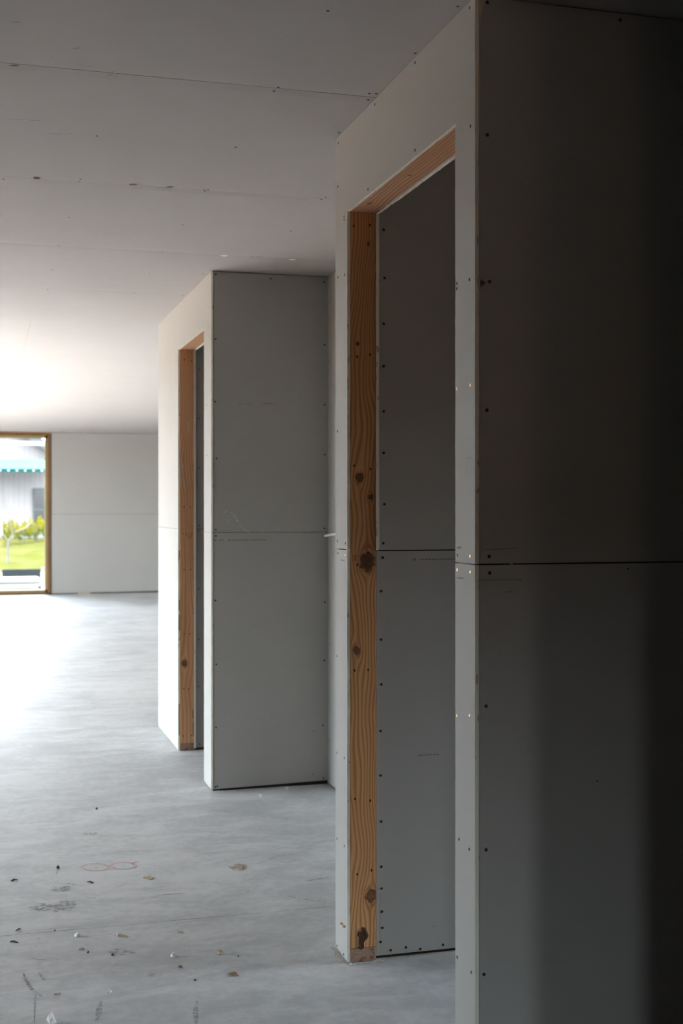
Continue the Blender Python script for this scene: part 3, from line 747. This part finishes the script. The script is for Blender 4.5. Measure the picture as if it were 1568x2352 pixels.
box_obj('wall_panel', (XL, YB - .2, BOH), (XRT, YB, H + .05), M['wrap'], wk)
for k, (a, b) in enumerate(BOP):  # unseen windows, added and sized to light the near walls
    w = tag(empty('window_%d' % (4 + k), ((a + b) / 2, YB - .1, 0)), ('low window behind the camera on the left', 'low window straight behind the camera')[k], 'window', None, 'structure')
    box_obj('pane', (a, YB - .10, .04), (b, YB - .094, BOH - .04), M['glass'], w)
    for z in (0, BOH - .04): box_obj('rail', (a, YB - .13, z), (b, YB - .06, z + .04), M['framewood'], w)
    portal('daylight_behind_%d' % (k + 1), ((a + b) / 2, YB - .21, BOH / 2), (0, 1, 0), b - a, BOH)
wnl = wall('wall_near_left', (-1.4, 0, 0), 'plasterboard wall at the left of the camera')
box_obj('plasterboard_sheet', (-1.42, YB, .01), (-1.40, 2.2, H - .003), M['wrap'], wnl)  # unseen wall added to block light from the near hall
box_obj('plasterboard_sheet', (XL, 2.18, .01), (-1.42, 2.2, H - .003), M['paper'], wnl)
wrt = wall('wall_right', (XRT, 8, 0), 'right outer wall')
ROP = (2.95, 3.9, 1.75)  # unseen window added to light the wall inside the nearer doorway
for lo, hi in (((XRT, YB - .2, 0), (XRT + .15, ROP[0], HF + .05)), ((XRT, ROP[1], 0), (XRT + .15, YF + .15, HF + .05)), ((XRT, ROP[0], ROP[2]), (XRT + .15, ROP[1], HF + .05))):
    box_obj('wall_panel', lo, hi, M['paper'], wrt)
w5 = tag(empty('window_6', (XRT + .07, 3.4, 0)), 'low window of the room behind the nearer doorway', 'window', None, 'structure')
box_obj('pane', (XRT + .07, ROP[0], .03), (XRT + .076, ROP[1], ROP[2] - .03), M['glass'], w5)
box_obj('rail', (XRT + .04, ROP[0], 0), (XRT + .11, ROP[1], .03), M['framewood'], w5)
box_obj('rail', (XRT + .04, ROP[0], ROP[2] - .03), (XRT + .11, ROP[1], ROP[2]), M['framewood'], w5)
portal('daylight_right', (XRT + .16, sum(ROP[:2]) / 2, ROP[2] / 2), (-1, 0, 0), ROP[1] - ROP[0], ROP[2])

WX0, WX1 = -1.3, 1.176
wf = wall('wall_far', (2, YF, 0), 'pale plasterboard wall at the far end beside the window')
f_up = sheet(rect(WX1 + .012, HSF + .0015, XRT, HF - .004), 'y', YF, .012, wf)
f_lo = sheet([(WX1 + .012, .014), (XRT, .040), (XRT, HSF - .0015), (WX1 + .012, HSF - .0015)], 'y', YF, .012, wf)
sheet(rect(XL, .014, WX0 - .012, HF - .004), 'y', YF, .012, wf)
box_obj('framing', (WX1 + .004, YF + .016, 0), (XRT, YF + .15, HF + .05), M['framing'], wf)
box_obj('framing', (XL, YF + .016, 0), (WX0 - .004, YF + .15, HF + .05), M['framing'], wf)

win = tag(empty('window_1', ((WX0 + WX1) / 2, YF + .05, 0)), 'tall timber framed window in the far wall looking onto a sunny garden', 'window', None, 'structure')
zt = HF - .03
def wbox(name, lo, hi, m): return box_obj(name, lo, hi, M[m], win, .004)
wbox('liner', (WX1 - .052, YF - .012, 0), (WX1, YF + .15, zt), 'linerwood')
wbox('liner', (WX0, YF - .012, 0), (WX0 + .052, YF + .15, zt), 'linerwood')
wbox('liner', (WX0, YF - .012, 0), (WX1, YF + .15, .034), 'linerwood')
wbox('liner', (WX0, YF - .008, zt - .02), (WX1, YF + .15, zt), 'linerwood')
wbox('window_frame', (WX1 - .100, YF + .02, .034), (WX1 - .052, YF + .09, zt - .02), 'framewood')
wbox('window_frame', (WX0 + .052, YF + .02, .034), (WX0 + .100, YF + .09, zt - .02), 'framewood')
wbox('window_frame', (WX0 + .052, YF + .02, zt - .072), (WX1 - .052, YF + .09, zt - .02), 'framewood')
wbox('window_frame', (WX0 + .052, YF + .02, .034), (WX1 - .052, YF + .09, .078), 'framewood')
box_obj('pane', (WX0 + .09, YF + .052, .07), (WX1 - .09, YF + .058, zt - .06), M['glass'], win)
box_obj('lintel', (WX0 - .05, YF + .016, zt), (WX1 + .05, YF + .15, HF + .06), M['stud'], win)
portal('daylight_far', ((WX0 + WX1) / 2, YF + .17, zt / 2), (0, -1, 0), WX1 - WX0, zt)

# ------------------------------------------------------------------ garden outside
def ground_z(y):
    t = min(1, max(0, (y - 33.0) / 12.0)); return -.15 + .55 * t
bm = bmesh.new(); rows = []
for y in [YB - 30, 0, 15, 33] + [34 + i for i in range(14)] + [60, 110]:
    rows.append([bm.verts.new((x, y, ground_z(y) - (.012 if y < 33 else 0))) for x in (-60, -20, 0, 20, 60)])
for a, b in zip(rows, rows[1:]):
    for i in range(4): bm.faces.new((a[i], a[i + 1], b[i + 1], b[i]))
lawn = bm_obj('lawn', bm, M['grass'], smooth=True)
tag(lawn, 'bright yellow-green lawn rising beyond the far window', 'lawn', None, 'structure')
patio = box_obj('patio', (-8, YF + .15, -.35), (9, 32.8, -.15), M['patio'])
tag(patio, 'pale paving outside the far window', 'patio', None, 'structure')
bounce_deck = box_obj('deck', (XL - 6.5, 5, -.3), (XL - .16, YF + .14, -.06), M['deck'])  # unseen surface added to bounce warm light up to the ceiling
tag(bounce_deck, 'warm timber deck outside the left windows', 'deck', None, 'structure')

ter = box_obj('terrace', (-9, -16, -.3), (XRT + 10, YB - .2, -.08), M['terrace'])  # unseen ground added to bounce warm light in from behind
tag(ter, 'warm terrace behind the camera', 'terrace', None, 'structure')
ter = box_obj('terrace', (XRT + .15, YB - .2, -.3), (XRT + 10, 12, -.08), M['terrace'])  # unseen ground added to bounce warm light in from the right
tag(ter, 'warm terrace outside the right wall', 'terrace', None, 'structure')

# neighbouring house
hs = tag(empty('house', (-.2, 46, .3)), 'grey clad gabled house across the lawn, beyond the far window', 'house')
HY, RX, RZ, SL = 46.0, -.25, 5.25, .64
def rz(x): return RZ - SL * abs(x - RX)
bm = bmesh.new()
prof = [(-5.4, .2), (4.9, .2), (4.9, rz(4.9)), (RX, RZ), (-5.4, rz(-5.4))]
a = [bm.verts.new((x, HY, z)) for x, z in prof]; b = [bm.verts.new((x, HY + 9, z)) for x, z in prof]
bm.faces.new(a); bm.faces.new(b[::-1])
for i in range(5): bm.faces.new((a[i], b[i], b[(i + 1) % 5], a[(i + 1) % 5]))
bm_obj('wall', bm, M['cladding'], hs)
for sgn in (1, -1):
    bm = bmesh.new(); xe = RX + sgn * 5.7
    p = [(RX, RZ + .02), (xe, rz(xe) + .02), (xe, rz(xe) + .16), (RX, RZ + .16)]
    a = [bm.verts.new((x, HY - .35, z)) for x, z in p]; b = [bm.verts.new((x, HY + 9.3, z)) for x, z in p]
    bm.faces.new(a); bm.faces.new(b[::-1])
    for i in range(4): bm.faces.new((a[i], b[i], b[(i + 1) % 4], a[(i + 1) % 4]))
    bm_obj('roof', bm, M['roofing'], hs)
    bm = bmesh.new(); p = [(RX, RZ - .16), (xe, rz(xe) - .16), (xe, rz(xe) + .17), (RX, RZ + .17)]
    a = [bm.verts.new((x, HY - .39, z)) for x, z in p]; b = [bm.verts.new((x, HY - .35, z)) for x, z in p]
    bm.faces.new(a); bm.faces.new(b[::-1])
    for i in range(4): bm.faces.new((a[i], b[i], b[(i + 1) % 4], a[(i + 1) % 4]))
    bm_obj('barge_board', bm, M['palegrey'], hs)
p0, p1 = at(75, 1121, 'y', HY), at(128, 1200, 'y', HY)
fx0, fx1, fz0, fz1 = p0.x, p1.x, p1.z, p0.z
hw = box_obj('window', (fx0, HY - .05, fz0), (fx1, HY - .01, fz1), M['palegrey'], hs)
zm = at(90, 1169, 'y', HY).z
box_obj('pane', (fx0 + .06, HY - .06, zm + .045), (fx1 - .06, HY - .045, fz1 - .06), M['darkpane'], hw)
box_obj('pane', (fx0 + .06, HY - .06, fz0 + .06), (fx1 - .06, HY - .045, zm - .045), M['darkpane'], hw)

# awning on the house
ax0, ax1 = -3.6, 2.5
za, zb, zc = at(50, 1056, 'y', HY - .41).z, at(50, 1077, 'y', HY - 1.3).z, at(50, 1085.5, 'y', HY - 1.3).z
aw = tag(empty('awning', (-.5, HY - .41, za)), 'aqua shop-style awning with teal scalloped edge on the grey house', 'awning')
bm = bmesh.new()
q = [bm.verts.new(v) for v in ((ax0, HY - .41, za), (ax1, HY - .41, za), (ax1, HY - 1.3, zb), (ax0, HY - 1.3, zb))]
r_ = [bm.verts.new(v.co + Vector((0, 0, -.02))) for v in q]
bm.faces.new(q); bm.faces.new(r_[::-1])
for i in range(4): bm.faces.new((q[i], r_[i], r_[(i + 1) % 4], q[(i + 1) % 4]))
bm_obj('canopy', bm, M['aqua'], aw)
bm = bmesh.new(); nsc = int((ax1 - ax0) / .27); wsc = (ax1 - ax0) / nsc
top, bot = [], []
for i in range(nsc * 8 + 1):
    x = ax0 + i * wsc / 8; t = (i % 8) / 8
    top.append(bm.verts.new((x, HY - 1.305, zb + .01))); bot.append(bm.verts.new((x, HY - 1.305, zc + .035 - .035 * math.sin(math.pi * t))))
for i in range(nsc * 8): bm.faces.new((top[i], top[i + 1], bot[i + 1], bot[i]))
val = bm_obj('valance', bm, M['teal'], aw)
sol = val.modifiers.new('thickness', 'SOLIDIFY'); sol.thickness = .008
for i in range(nsc):
    x = ax0 + (i + .5) * wsc; bm = bmesh.new()
    bmesh.ops.create_circle(bm, cap_ends=True, radius=.036, segments=14, matrix=Matrix.Translation((x, HY - 1.316, (zb + zc) / 2 + .012)) @ Matrix.Rotation(math.pi / 2, 4, 'X'))
    bm_obj('white_dot', bm, M['softwhite'], val)
for x in (ax0 + .1, ax1 - .1):
    bm = bmesh.new(); cyl(bm, (x, HY - .41, zb - .2), (x, HY - 1.28, zb - .02), .018, .018); bm_obj('arm', bm, M['palegrey'], aw)

# white pergola just outside the window
pg = tag(empty('pergola', (-.5, 24.4, -.15)), 'white pergola beam crossing the top of the far window', 'pergola')
pz = at(50, 1018, 'y', 24.4).z
box_obj('beam', (-4.2, 24.36, pz - .040), (4.2, 24.46, pz + .036), M['softwhite'], pg)
for x in (-4.1, 4.1): box_obj('post', (x - .05, 24.36, -.15), (x + .05, 24.46, pz - .04), M['softwhite'], pg)

# shrubs and the young tree
def leafy(name, label, cat, group, cx, cy_px, y, rx, rz_, n, mats, stems=3):
    base = at(cx, 1232, 'y', y); gz = ground_z(y); c = at(cx, cy_px, 'y', y)
    o = tag(empty(name, (c.x, y, gz)), label, cat, group)
    bm = bmesh.new()
    for i in range(n):
        while True:
            v = Vector((R.uniform(-1, 1), R.uniform(-1, 1), R.uniform(-1, 1)))
            if v.length < 1: break
        p = Vector((c.x + v.x * rx, y + v.y * rx * .8, c.z + v.z * rz_ + .10 * math.sin(v.x * 7)))
        e = Euler((R.uniform(0, 6.3), R.uniform(0, 6.3), R.uniform(0, 6.3))).to_matrix()
        s = R.uniform(.05, .10)
        quad = [bm.verts.new(p + e @ Vector(k)) for k in ((-s * .45, 0, 0), (0, -s * .2, .01), (s * .5, 0, 0), (0, s * .2, .01))]
        f = bm.faces.new(quad); f.material_index = 1 if (len(mats) > 1 and (v.z < -.2 or R.random() < .2)) else 0
    bm_obj('foliage', bm, mats, o)
    for i in range(stems):
        bm = bmesh.new(); cyl(bm, (c.x + R.uniform(-.08, .08), y, gz - .03), (c.x + R.uniform(-rx, rx) * .7, y + R.uniform(-.2, .2), c.z + rz_ * .3), .014, .006, 6)
        bm_obj('stem', bm, M['bark'], o)
    return o
leafy('shrub', 'yellow-green shrub below the window of the grey house', 'shrub', 'yellow-green shrubs before the house', 86, 1213, 43.6, .36, .33, 900, [M['leaf'], M['leafgreen']])
leafy('shrub', 'low yellow-green shrub left of the one below the house window', 'shrub', 'yellow-green shrubs before the house', 52, 1219, 42.9, .36, .27, 800, [M['leaf'], M['leafgreen']])
leafy('shrub', 'yellow-green shrub behind the pale young tree', 'shrub', 'yellow-green shrubs before the house', 20, 1217, 42.2, .36, .29, 800, [M['leaf'], M['leafgreen']])
leafy('shrub', 'yellow-green shrub cut off by the left edge of the view', 'shrub', 'yellow-green shrubs before the house', -12, 1212, 41.5, .34, .34, 700, [M['leaf'], M['leafgreen']])
leafy('shrub', 'small yellow shrub at the right edge of the window glass', 'shrub', 'yellow-green shrubs before the house', 108, 1213, 42.0, .22, .28, 420, [M['leaf'], M['leafgreen']])
TY = 35.5
tb = at(17, 1312, 'y', TY)
tr = tag(empty('young_tree', (tb.x, TY, ground_z(TY))), 'pale slender young tree with forked branches on the lawn', 'tree')
fork = at(19, 1243, 'y', TY)
bm = bmesh.new(); cyl(bm, (tb.x, TY, ground_z(TY) - .05), at(18, 1275, 'y', TY), .036, .030, 8); cyl(bm, at(18, 1275, 'y', TY), fork, .030, .027, 8); bm_obj('trunk', bm, M['bark'], tr)
for pth in (((19, 1243), (30, 1228), (36, 1210), (40, 1186)), ((19, 1243), (9, 1232), (4, 1218), (-6, 1180)), ((36, 1222), (60, 1212), (75, 1198)), ((30, 1228), (24, 1205), (14, 1165), (10, 1140)), ((9, 1232), (-4, 1222), (-20, 1195))):
    P = [at(x, y, 'y', TY) + Vector((0, R.uniform(-.1, .1) if i else 0, 0)) for i, (x, y) in enumerate(pth)]
    bm = bmesh.new()
    for i, (a, b) in enumerate(zip(P, P[1:])): cyl(bm, a, b, .022 - .005 * i, .017 - .005 * i, 7)
    bm_obj('branch', bm, M['bark'], tr)
bm = bmesh.new()
for i in range(200):
    x, y = R.choice([(0, 1200), (-4, 1215), (26, 1218), (38, 1205), (3, 1230), (60, 1210)]); p = at(x + R.gauss(0, 7), y + R.gauss(0, 8), 'y', TY) + Vector((0, R.uniform(-.3, .3), 0))
    e = Euler((R.uniform(0, 6.3), R.uniform(0, 6.3), R.uniform(0, 6.3))).to_matrix(); s = R.uniform(.03, .06)
    bm.faces.new([bm.verts.new(p + e @ Vector(k)) for k in ((-s * .5, 0, 0), (0, -s * .25, .005), (s * .5, 0, 0), (0, s * .25, .005))])
bm_obj('leaves', bm, M['leaf'], tr)

# low garden bench outside the window
BY = 26.0
b0, b1 = at(4, 1345, 'y', BY), at(96, 1345, 'y', BY)
zt_, zs_, zb_ = at(50, 1307, 'y', BY + .5).z, at(50, 1327, 'y', BY).z, at(50, 1346, 'y', BY).z
bn = tag(empty('garden_bench', ((b0.x + b1.x) / 2, BY, -.15)), 'low white garden bench with slate grey back just outside the far window', 'bench')
bm = bmesh.new(); box(bm, (b0.x - .5, BY, zb_ + .03), (b1.x - .03, BY + .45, zs_), .05); bm_obj('seat', bm, M['softwhite'], bn)
bm = bmesh.new(); box(bm, (b0.x + .01, BY + .46, zb_ + .02), (b1.x, BY + .52, zt_), .015); bm_obj('backrest', bm, M['slate'], bn)
box_obj('rail', (b0.x - .5, BY - .03, zb_ - .012), (b1.x + .07, BY + .05, zb_ + .03), M['softwhite'], bn, .006)
for x in (b0.x - .4, b1.x - .05):
    for y in (BY + .03, BY + .42): box_obj('leg', (x, y, -.15), (x + .035, y + .035, zb_ + .03), M['slate'], bn)
po = at(99.5, 1345, 'y', BY + .9)
bm = bmesh.new(); box(bm, (po.x - .035, BY + .87, -.15), (po.x + .035, BY + .94, at(99, 1304, 'y', BY + .9).z), .008)
post = tag(empty('garden_post', (po.x, BY + .9, -.15)), 'short white post beside the slate backed garden bench', 'post')
bm_obj('shaft', bm, M['softwhite'], post)
bm = bmesh.new(); box(bm, (po.x - .042, BY + .863, at(99, 1304, 'y', BY + .9).z), (po.x + .042, BY + .947, at(99, 1304, 'y', BY + .9).z + .014), .004); bm_obj('cap', bm, M['softwhite'], post)

# ------------------------------------------------------------------ marks on the floor
for cx, cy, rx, ry in ((219, 1992, 30, 8.2), (283, 1988.5, 27, 8)):
    pts = [(cx + rx * math.cos(2 * math.pi * i / 30) * (1 + .05 * math.sin(i * 1.3)), cy + ry * math.sin(2 * math.pi * i / 30)) for i in range(30)]
    ribbon(pts, .014, 'z', 0, M['pink'], floor, 'paint_mark', closed=True)['label'] = 'faded pink marker ring'
    ribbon([(cx - 6, cy + 2), (cx, cy + 1), (cx + 8, cy + .5)], .004, 'z', 0, M['scuff'], floor, 'pencil_mark')
    ribbon([(cx + 1, cy - 3), (cx + 1.5, cy + 1), (cx + 2, cy + 4)], .003, 'z', 0, M['scuff'], floor, 'pencil_mark')
ribbon([(300, 1984), (308, 1981), (316, 1978)], .016, 'z', 0, M['pink'], floor, 'paint_mark')['label'] = 'faded pink marker stroke'
for pth, w in (([(661, 2058), (680, 2063), (715, 2068), (758, 2073)], .012), ([(54, 2236), (58, 2250), (68, 2266), (82, 2280), (98, 2290)], .012), ([(90, 2235), (98, 2247), (104, 2252)], .012),
               ([(136, 2031), (150, 2029), (165, 2031), (177, 2033)], .012), ([(130, 2044), (138, 2042), (150, 2043)], .012), ([(129, 2010), (131, 2003), (133, 1995)], .006),
               ([(360, 2056), (390, 2054), (425, 2052)], .010), ([(232, 2300), (228, 2320), (222, 2345)], .020), ([(452, 2300), (448, 2330), (450, 2352)], .015),
               ([(700, 2025), (730, 2019), (760, 2014)], .020), ([(340, 2060), (352, 2062), (365, 2059)], .012), ([(196, 2060), (210, 2063), (222, 2062)], .012),
               ([(82, 2280), (80, 2320), (79, 2352)], .006), ([(404, 2125), (410, 2119), (415, 2116)], .006), ([(270, 1955), (300, 1957), (340, 1952)], .008),
               ([(60, 2205), (75, 2202), (110, 2206)], .010), ([(470, 1940), (520, 1936), (560, 1938)], .010), ([(590, 1985), (640, 1965), (690, 1960)], .010)):
    ribbon(pth, w, 'z', 0, M['scuff'], floor, 'scuff_mark')
for cx, cy, rx, ry in ((155, 2076, 26, 6), (281, 2187, 28, 8), (272, 2220, 12, 5), (140, 2042, 22, 7), (205, 1915, 18, 4), (547, 1992, 20, 8), (118, 2085, 50, 10)):
    blot(cx, cy, rx, ry, 'z', 0, M['stain'], floor, 'dirt_patch', lift=.0004)
ribbon([(133, 2078), (142, 2083), (155, 2082), (172, 2078)], .010, 'z', 0, M['stain'], floor, 'dirt_patch')

# ------------------------------------------------------------------ debris, each piece its own thing
def lump(bm, c, size, rot, jit=.25):
    """a broken, flat-sided fragment resting on z=0"""
    e = Euler((0, 0, rot)).to_matrix(); vs = []
    for x, y, z in ((-.5, -.5, 0), (.5, -.45, 0), (.45, .5, 0), (-.4, .45, 0), (-.42, -.2, .55), (.1, -.38, .8), (.34, .40, 1.0), (-.25, .38, .7)):
        p = Vector((x + R.uniform(-jit, jit) * .5, y + R.uniform(-jit, jit) * .5, max(0, z + R.uniform(-jit, jit) * .5 * (z > 0))))
        vs.append(bm.verts.new(e @ Vector((p.x * size[0], p.y * size[1], p.z * size[2])) + Vector(c)))
    r = bmesh.ops.convex_hull(bm, input=vs)
    bmesh.ops.delete(bm, geom=[g for g in r['geom_interior'] if isinstance(g, bmesh.types.BMVert)], context='VERTS')

def chip(name, label, cat, px, py, w, dpt, h, mat, rot=0.0, group=None):
    p = at(px, py, 'z', 0); bm = bmesh.new(); lump(bm, (0, 0, 0), (w, dpt, h), rot)
    zmin = min(v.co.z for v in bm.verts)
    for v in bm.verts: v.co.z -= zmin
    o = bm_obj(name, bm, mat, None, (p.x, p.y, .0002))
    return tag(o, label, cat, group)

def shaving(name, label, cat, pts, w, h, mat, group=None):
    """a curled strip of timber, paper or plastic arching off the floor"""
    P = [at(x, y, 'z', 0) for x, y in pts]; o0 = sum(P, Vector()) / len(P); o0.z = 0
    bm = bmesh.new(); rows = []
    for i, p in enumerate(P):
        t = P[min(i + 1, len(P) - 1)] - P[max(0, i - 1)]; s = Vector((-t.y, t.x, 0)).normalized() * w / 2
        z = h * math.sin(math.pi * i / (len(P) - 1)) + .0004
        q = p - o0
        rows.append([bm.verts.new(q - s + Vector((0, 0, z))), bm.verts.new(q + s + Vector((0, 0, z + h * .35))), bm.verts.new(q + s + Vector((0, 0, z + h * .35 + .0016))), bm.verts.new(q - s + Vector((0, 0, z + .0016)))])
    for a, b in zip(rows, rows[1:]):
        for i in range(4): bm.faces.new((a[i], a[(i + 1) % 4], b[(i + 1) % 4], b[i]))
    bm.faces.new(rows[0]); bm.faces.new(rows[-1][::-1])
    return tag(bm_obj(name, bm, mat, None, o0), label, cat, group)

G1, G2, G3 = 'white plasterboard chips on the floor', 'brown timber scraps on the floor', 'dark bits on the floor'
chip('plasterboard_chip', 'wedge-shaped white chip alone in the middle of the foreground floor', 'chip', 400, 2196, .020, .018, .014, M['white'], .5, G1)
chip('plasterboard_chip', 'flat white chip just in front of the saw-cut joint', 'chip', 176, 2150, .018, .022, .010, M['white'], .2, G1)
chip('plasterboard_chip', 'small white chip beside a dull drag mark, right of the largest chip', 'chip', 251, 2279, .013, .013, .009, M['white'], .9, G1)
chip('plasterboard_chip', 'tiny white chip between the largest chip and the drag mark', 'chip', 182, 2267, .006, .006, .005, M['white'], .3, G1)
chip('plasterboard_chip', 'small pale chip on the floor in front of the recess wall', 'chip', 598, 1829, .012, .020, .012, M['white'], 1.1, G1)
chip('plasterboard_chip', 'white crumb against the foot of the recess wall', 'chip', 659, 1812, .014, .014, .010, M['white'], .3, G1)
chip('plasterboard_chip', 'small pale chip left of the flat white chip by the joint', 'chip', 88, 2155, .006, .005, .004, M['white'], .1, G1)
chip('plasterboard_chip', 'thin pale flake below the joint at the left', 'chip', 82, 2173, .007, .008, .003, M['white'], .1, G1)
bm = bmesh.new(); lump(bm, (0, 0, 0), (.019, .040, .020), .25, .12)
for v in bm.verts: v.co.z = max(0, v.co.z)
p = at(118, 2346, 'z', 0)
o = bm_obj('plasterboard_chip', bm, M['white'], None, (p.x, p.y, .0003))
tag(o, 'largest white chip, a small block at the bottom edge of the view', 'chip', G1)
shaving('timber_scrap', 'tan curled timber scrap with a dark tip', 'scrap', [(498, 2192), (503, 2191), (508, 2189), (513, 2188)], .014, .006, M['tan'], G2)
shaving('timber_scrap', 'brown timber scrap nearest the doorway, bowed in the middle', 'scrap', [(527, 2236), (533, 2239.5), (540, 2241), (546, 2240)], .016, .006, M['brown'], G2)
shaving('timber_scrap', 'long tan splinter with a pale knob at its left end', 'scrap', [(266, 2148), (275, 2150), (285, 2152), (294, 2153)], .010, .003, M['tan'], G2)
chip('timber_scrap', 'pale knob lying at the end of the long tan splinter', 'scrap', 269.5, 2149, .009, .012, .009, M['white'], .4, G2)
shaving('timber_scrap', 'thin yellowish splinter right of the long tan one', 'scrap', [(408, 2142), (414, 2142), (421, 2144)], .009, .003, M['tan'], G2)
shaving('timber_scrap', 'short brown splinter below the wedge-shaped white chip', 'scrap', [(409, 2221), (413, 2221.5), (417, 2220.5)], .007, .002, M['brown'], G2)
shaving('timber_scrap', 'faint tan strip between the drag mark and the wedge chip', 'scrap', [(341, 2242), (346, 2240), (351, 2237)], .008, .002, M['tan'], G2)
shaving('timber_scrap', 'short tan splinter in front of the flat white chip', 'scrap', [(181, 2181), (187, 2181), (193, 2180)], .008, .003, M['tan'], G2)
shaving('timber_scrap', 'flat greenish-tan splinter lying above the largest chip', 'scrap', [(124, 2284), (131, 2284), (139, 2282)], .007, .001, M['tan'], G2)
shaving('timber_scrap', 'pale tan flake lying right of the pink marker rings', 'scrap', [(331, 2015), (339, 2016), (347, 2020)], .024, .003, M['tan'], G2)
shaving('dark_strip', 'dark flat strip on the floor left, in front of the joint', 'strip', [(24, 2163), (31, 2164), (40, 2166)], .007, .002, M['darkbit'], G3)
shaving('dark_strip', 'dark twisted strip lying on the joint at the left', 'strip', [(36, 2138.5), (41, 2139), (45, 2136), (46, 2134)], .006, .004, M['darkbit'], G3)
shaving('dark_strip', 'thin dark strip below the pink marker rings', 'strip', [(201, 2026), (207, 2027.5), (214, 2029)], .008, .003, M['darkbit'], G3)
shaving('dark_strip', 'dark curl farthest left, level with the strip below the rings', 'strip', [(27, 2025), (33, 2023), (39, 2021)], .010, .004, M['darkbit'], G3)
chip('dark_crumb', 'dark crumb left of the pink marker rings', 'crumb', 133, 1994.5, .012, .012, .012, M['darkbit'], .3, G3)
chip('dark_crumb', 'dark crumb alone on the bright floor by the farther doorway', 'crumb', 222, 1858.5, .010, .012, .010, M['darkbit'], .3, G3)
chip('dark_crumb', 'dark crumb below the short tan splinter', 'crumb', 202, 2188, .009, .006, .004, M['darkbit'], .3, G3)
chip('dark_crumb', 'dark crumb below the brown splinter, left of the bowed brown scrap', 'crumb', 448, 2251.5, .009, .006, .004, M['darkbit'], .3, G3)
chip('dark_crumb', 'dark crumb right of the tan curled scrap', 'crumb', 547, 2196.5, .004, .005, .004, M['darkbit'], .3, G3)
chip('dark_crumb', 'dark crumb in the grey footprint right of the short tan splinter', 'crumb', 258, 2194, .009, .008, .005, M['darkbit'], .3, G3)
chip('dark_crumb', 'dark crumb lying on the joint left of the flat white chip', 'crumb', 126, 2138, .004, .005, .005, M['darkbit'], .3, G3)
bm = bmesh.new()
p0 = at(547, 1992, 'z', 0)
for i in range(46):
    q = at(547 + R.gauss(0, 6), 1992 + R.gauss(0, 2.2), 'z', 0) - p0; s = R.uniform(.003, .010)
    n0 = len(bm.verts); bmesh.ops.create_icosphere(bm, subdivisions=1, radius=s / 2, matrix=Matrix.Translation((q.x, q.y, s * .35)) @ Matrix.Rotation(R.uniform(0, 3), 4, 'Z') @ Matrix.Scale(.7, 4, (0, 0, 1)))
tag(bm_obj('crumbs', bm, M['tan'], None, (p0.x, p0.y, .0006)), 'little heap of tan crumbs on the floor left of the nearer doorway', 'crumbs', None, 'stuff')
def dust(label, a, b, n, spread, mat, smax=.006):
    bm = bmesh.new(); A = Vector(a); B = Vector(b); mid = (A + B) / 2
    for i in range(n):
        t = R.random(); q = A.lerp(B, t) - mid + Vector((R.gauss(0, spread), R.gauss(0, spread), 0)); s = R.uniform(.0015, smax)
        bmesh.ops.create_icosphere(bm, subdivisions=1, radius=s / 2, matrix=Matrix.Translation((q.x, q.y, s * .3)) @ Matrix.Scale(.7, 4, (0, 0, 1)))
    return tag(bm_obj('plaster_dust', bm, mat, None, (mid.x, mid.y, .0006)), label, 'dust', None, 'stuff')
dust('white plaster crumbs heaped along the foot of the nearer jamb', (CX1 - .008, D1F - .012, 0), (LX + .01, D1F - .008, 0), 150, .003, M['white'], .005)
dust('sawdust and plaster crumbs along the foot of the nearer wall', (XA - .010, D1F, 0), (XA - .010, Y2 + .02, 0), 70, .004, M['tan'], .004)
dust('plaster crumbs along the foot of the recess end wall', (XB + .02, Y3 - .012, 0), (XR - .02, Y3 - .012, 0), 120, .008, M['white'])
dust('plaster crumbs along the foot of the wall inside the nearer doorway', (LX + .02, IN1 - .008, 0), (1.60, IN1 - .008, 0), 90, .004, M['tan'], .004)

# strip caught in the seam of the recess, offcut under the far wall
A = at(745, 1231, 'y', Y3 - .004); B = at(777, 1225.5, 'x', XR - .006); d = B - A
bm = bmesh.new(); box(bm, (0, -.002, -.006), (d.length, .002, .006), .0006)
ps = bm_obj('packer_strip', bm, M['white'], None, A, quat=d.to_track_quat('X', 'Z'))
tag(ps, 'thin white packer strip sticking out of the seam in the recess corner', 'strip')
oc = at(191, 1362.5, 'z', 0); bm = bmesh.new(); box(bm, (-.10, -.02, 0), (.10, .03, .022), .003)
tag(bm_obj('timber_offcut', bm, M['tan'], None, (oc.x, YF - .035, .0003)), 'orange timber offcut at the foot of the far wall', 'offcut')
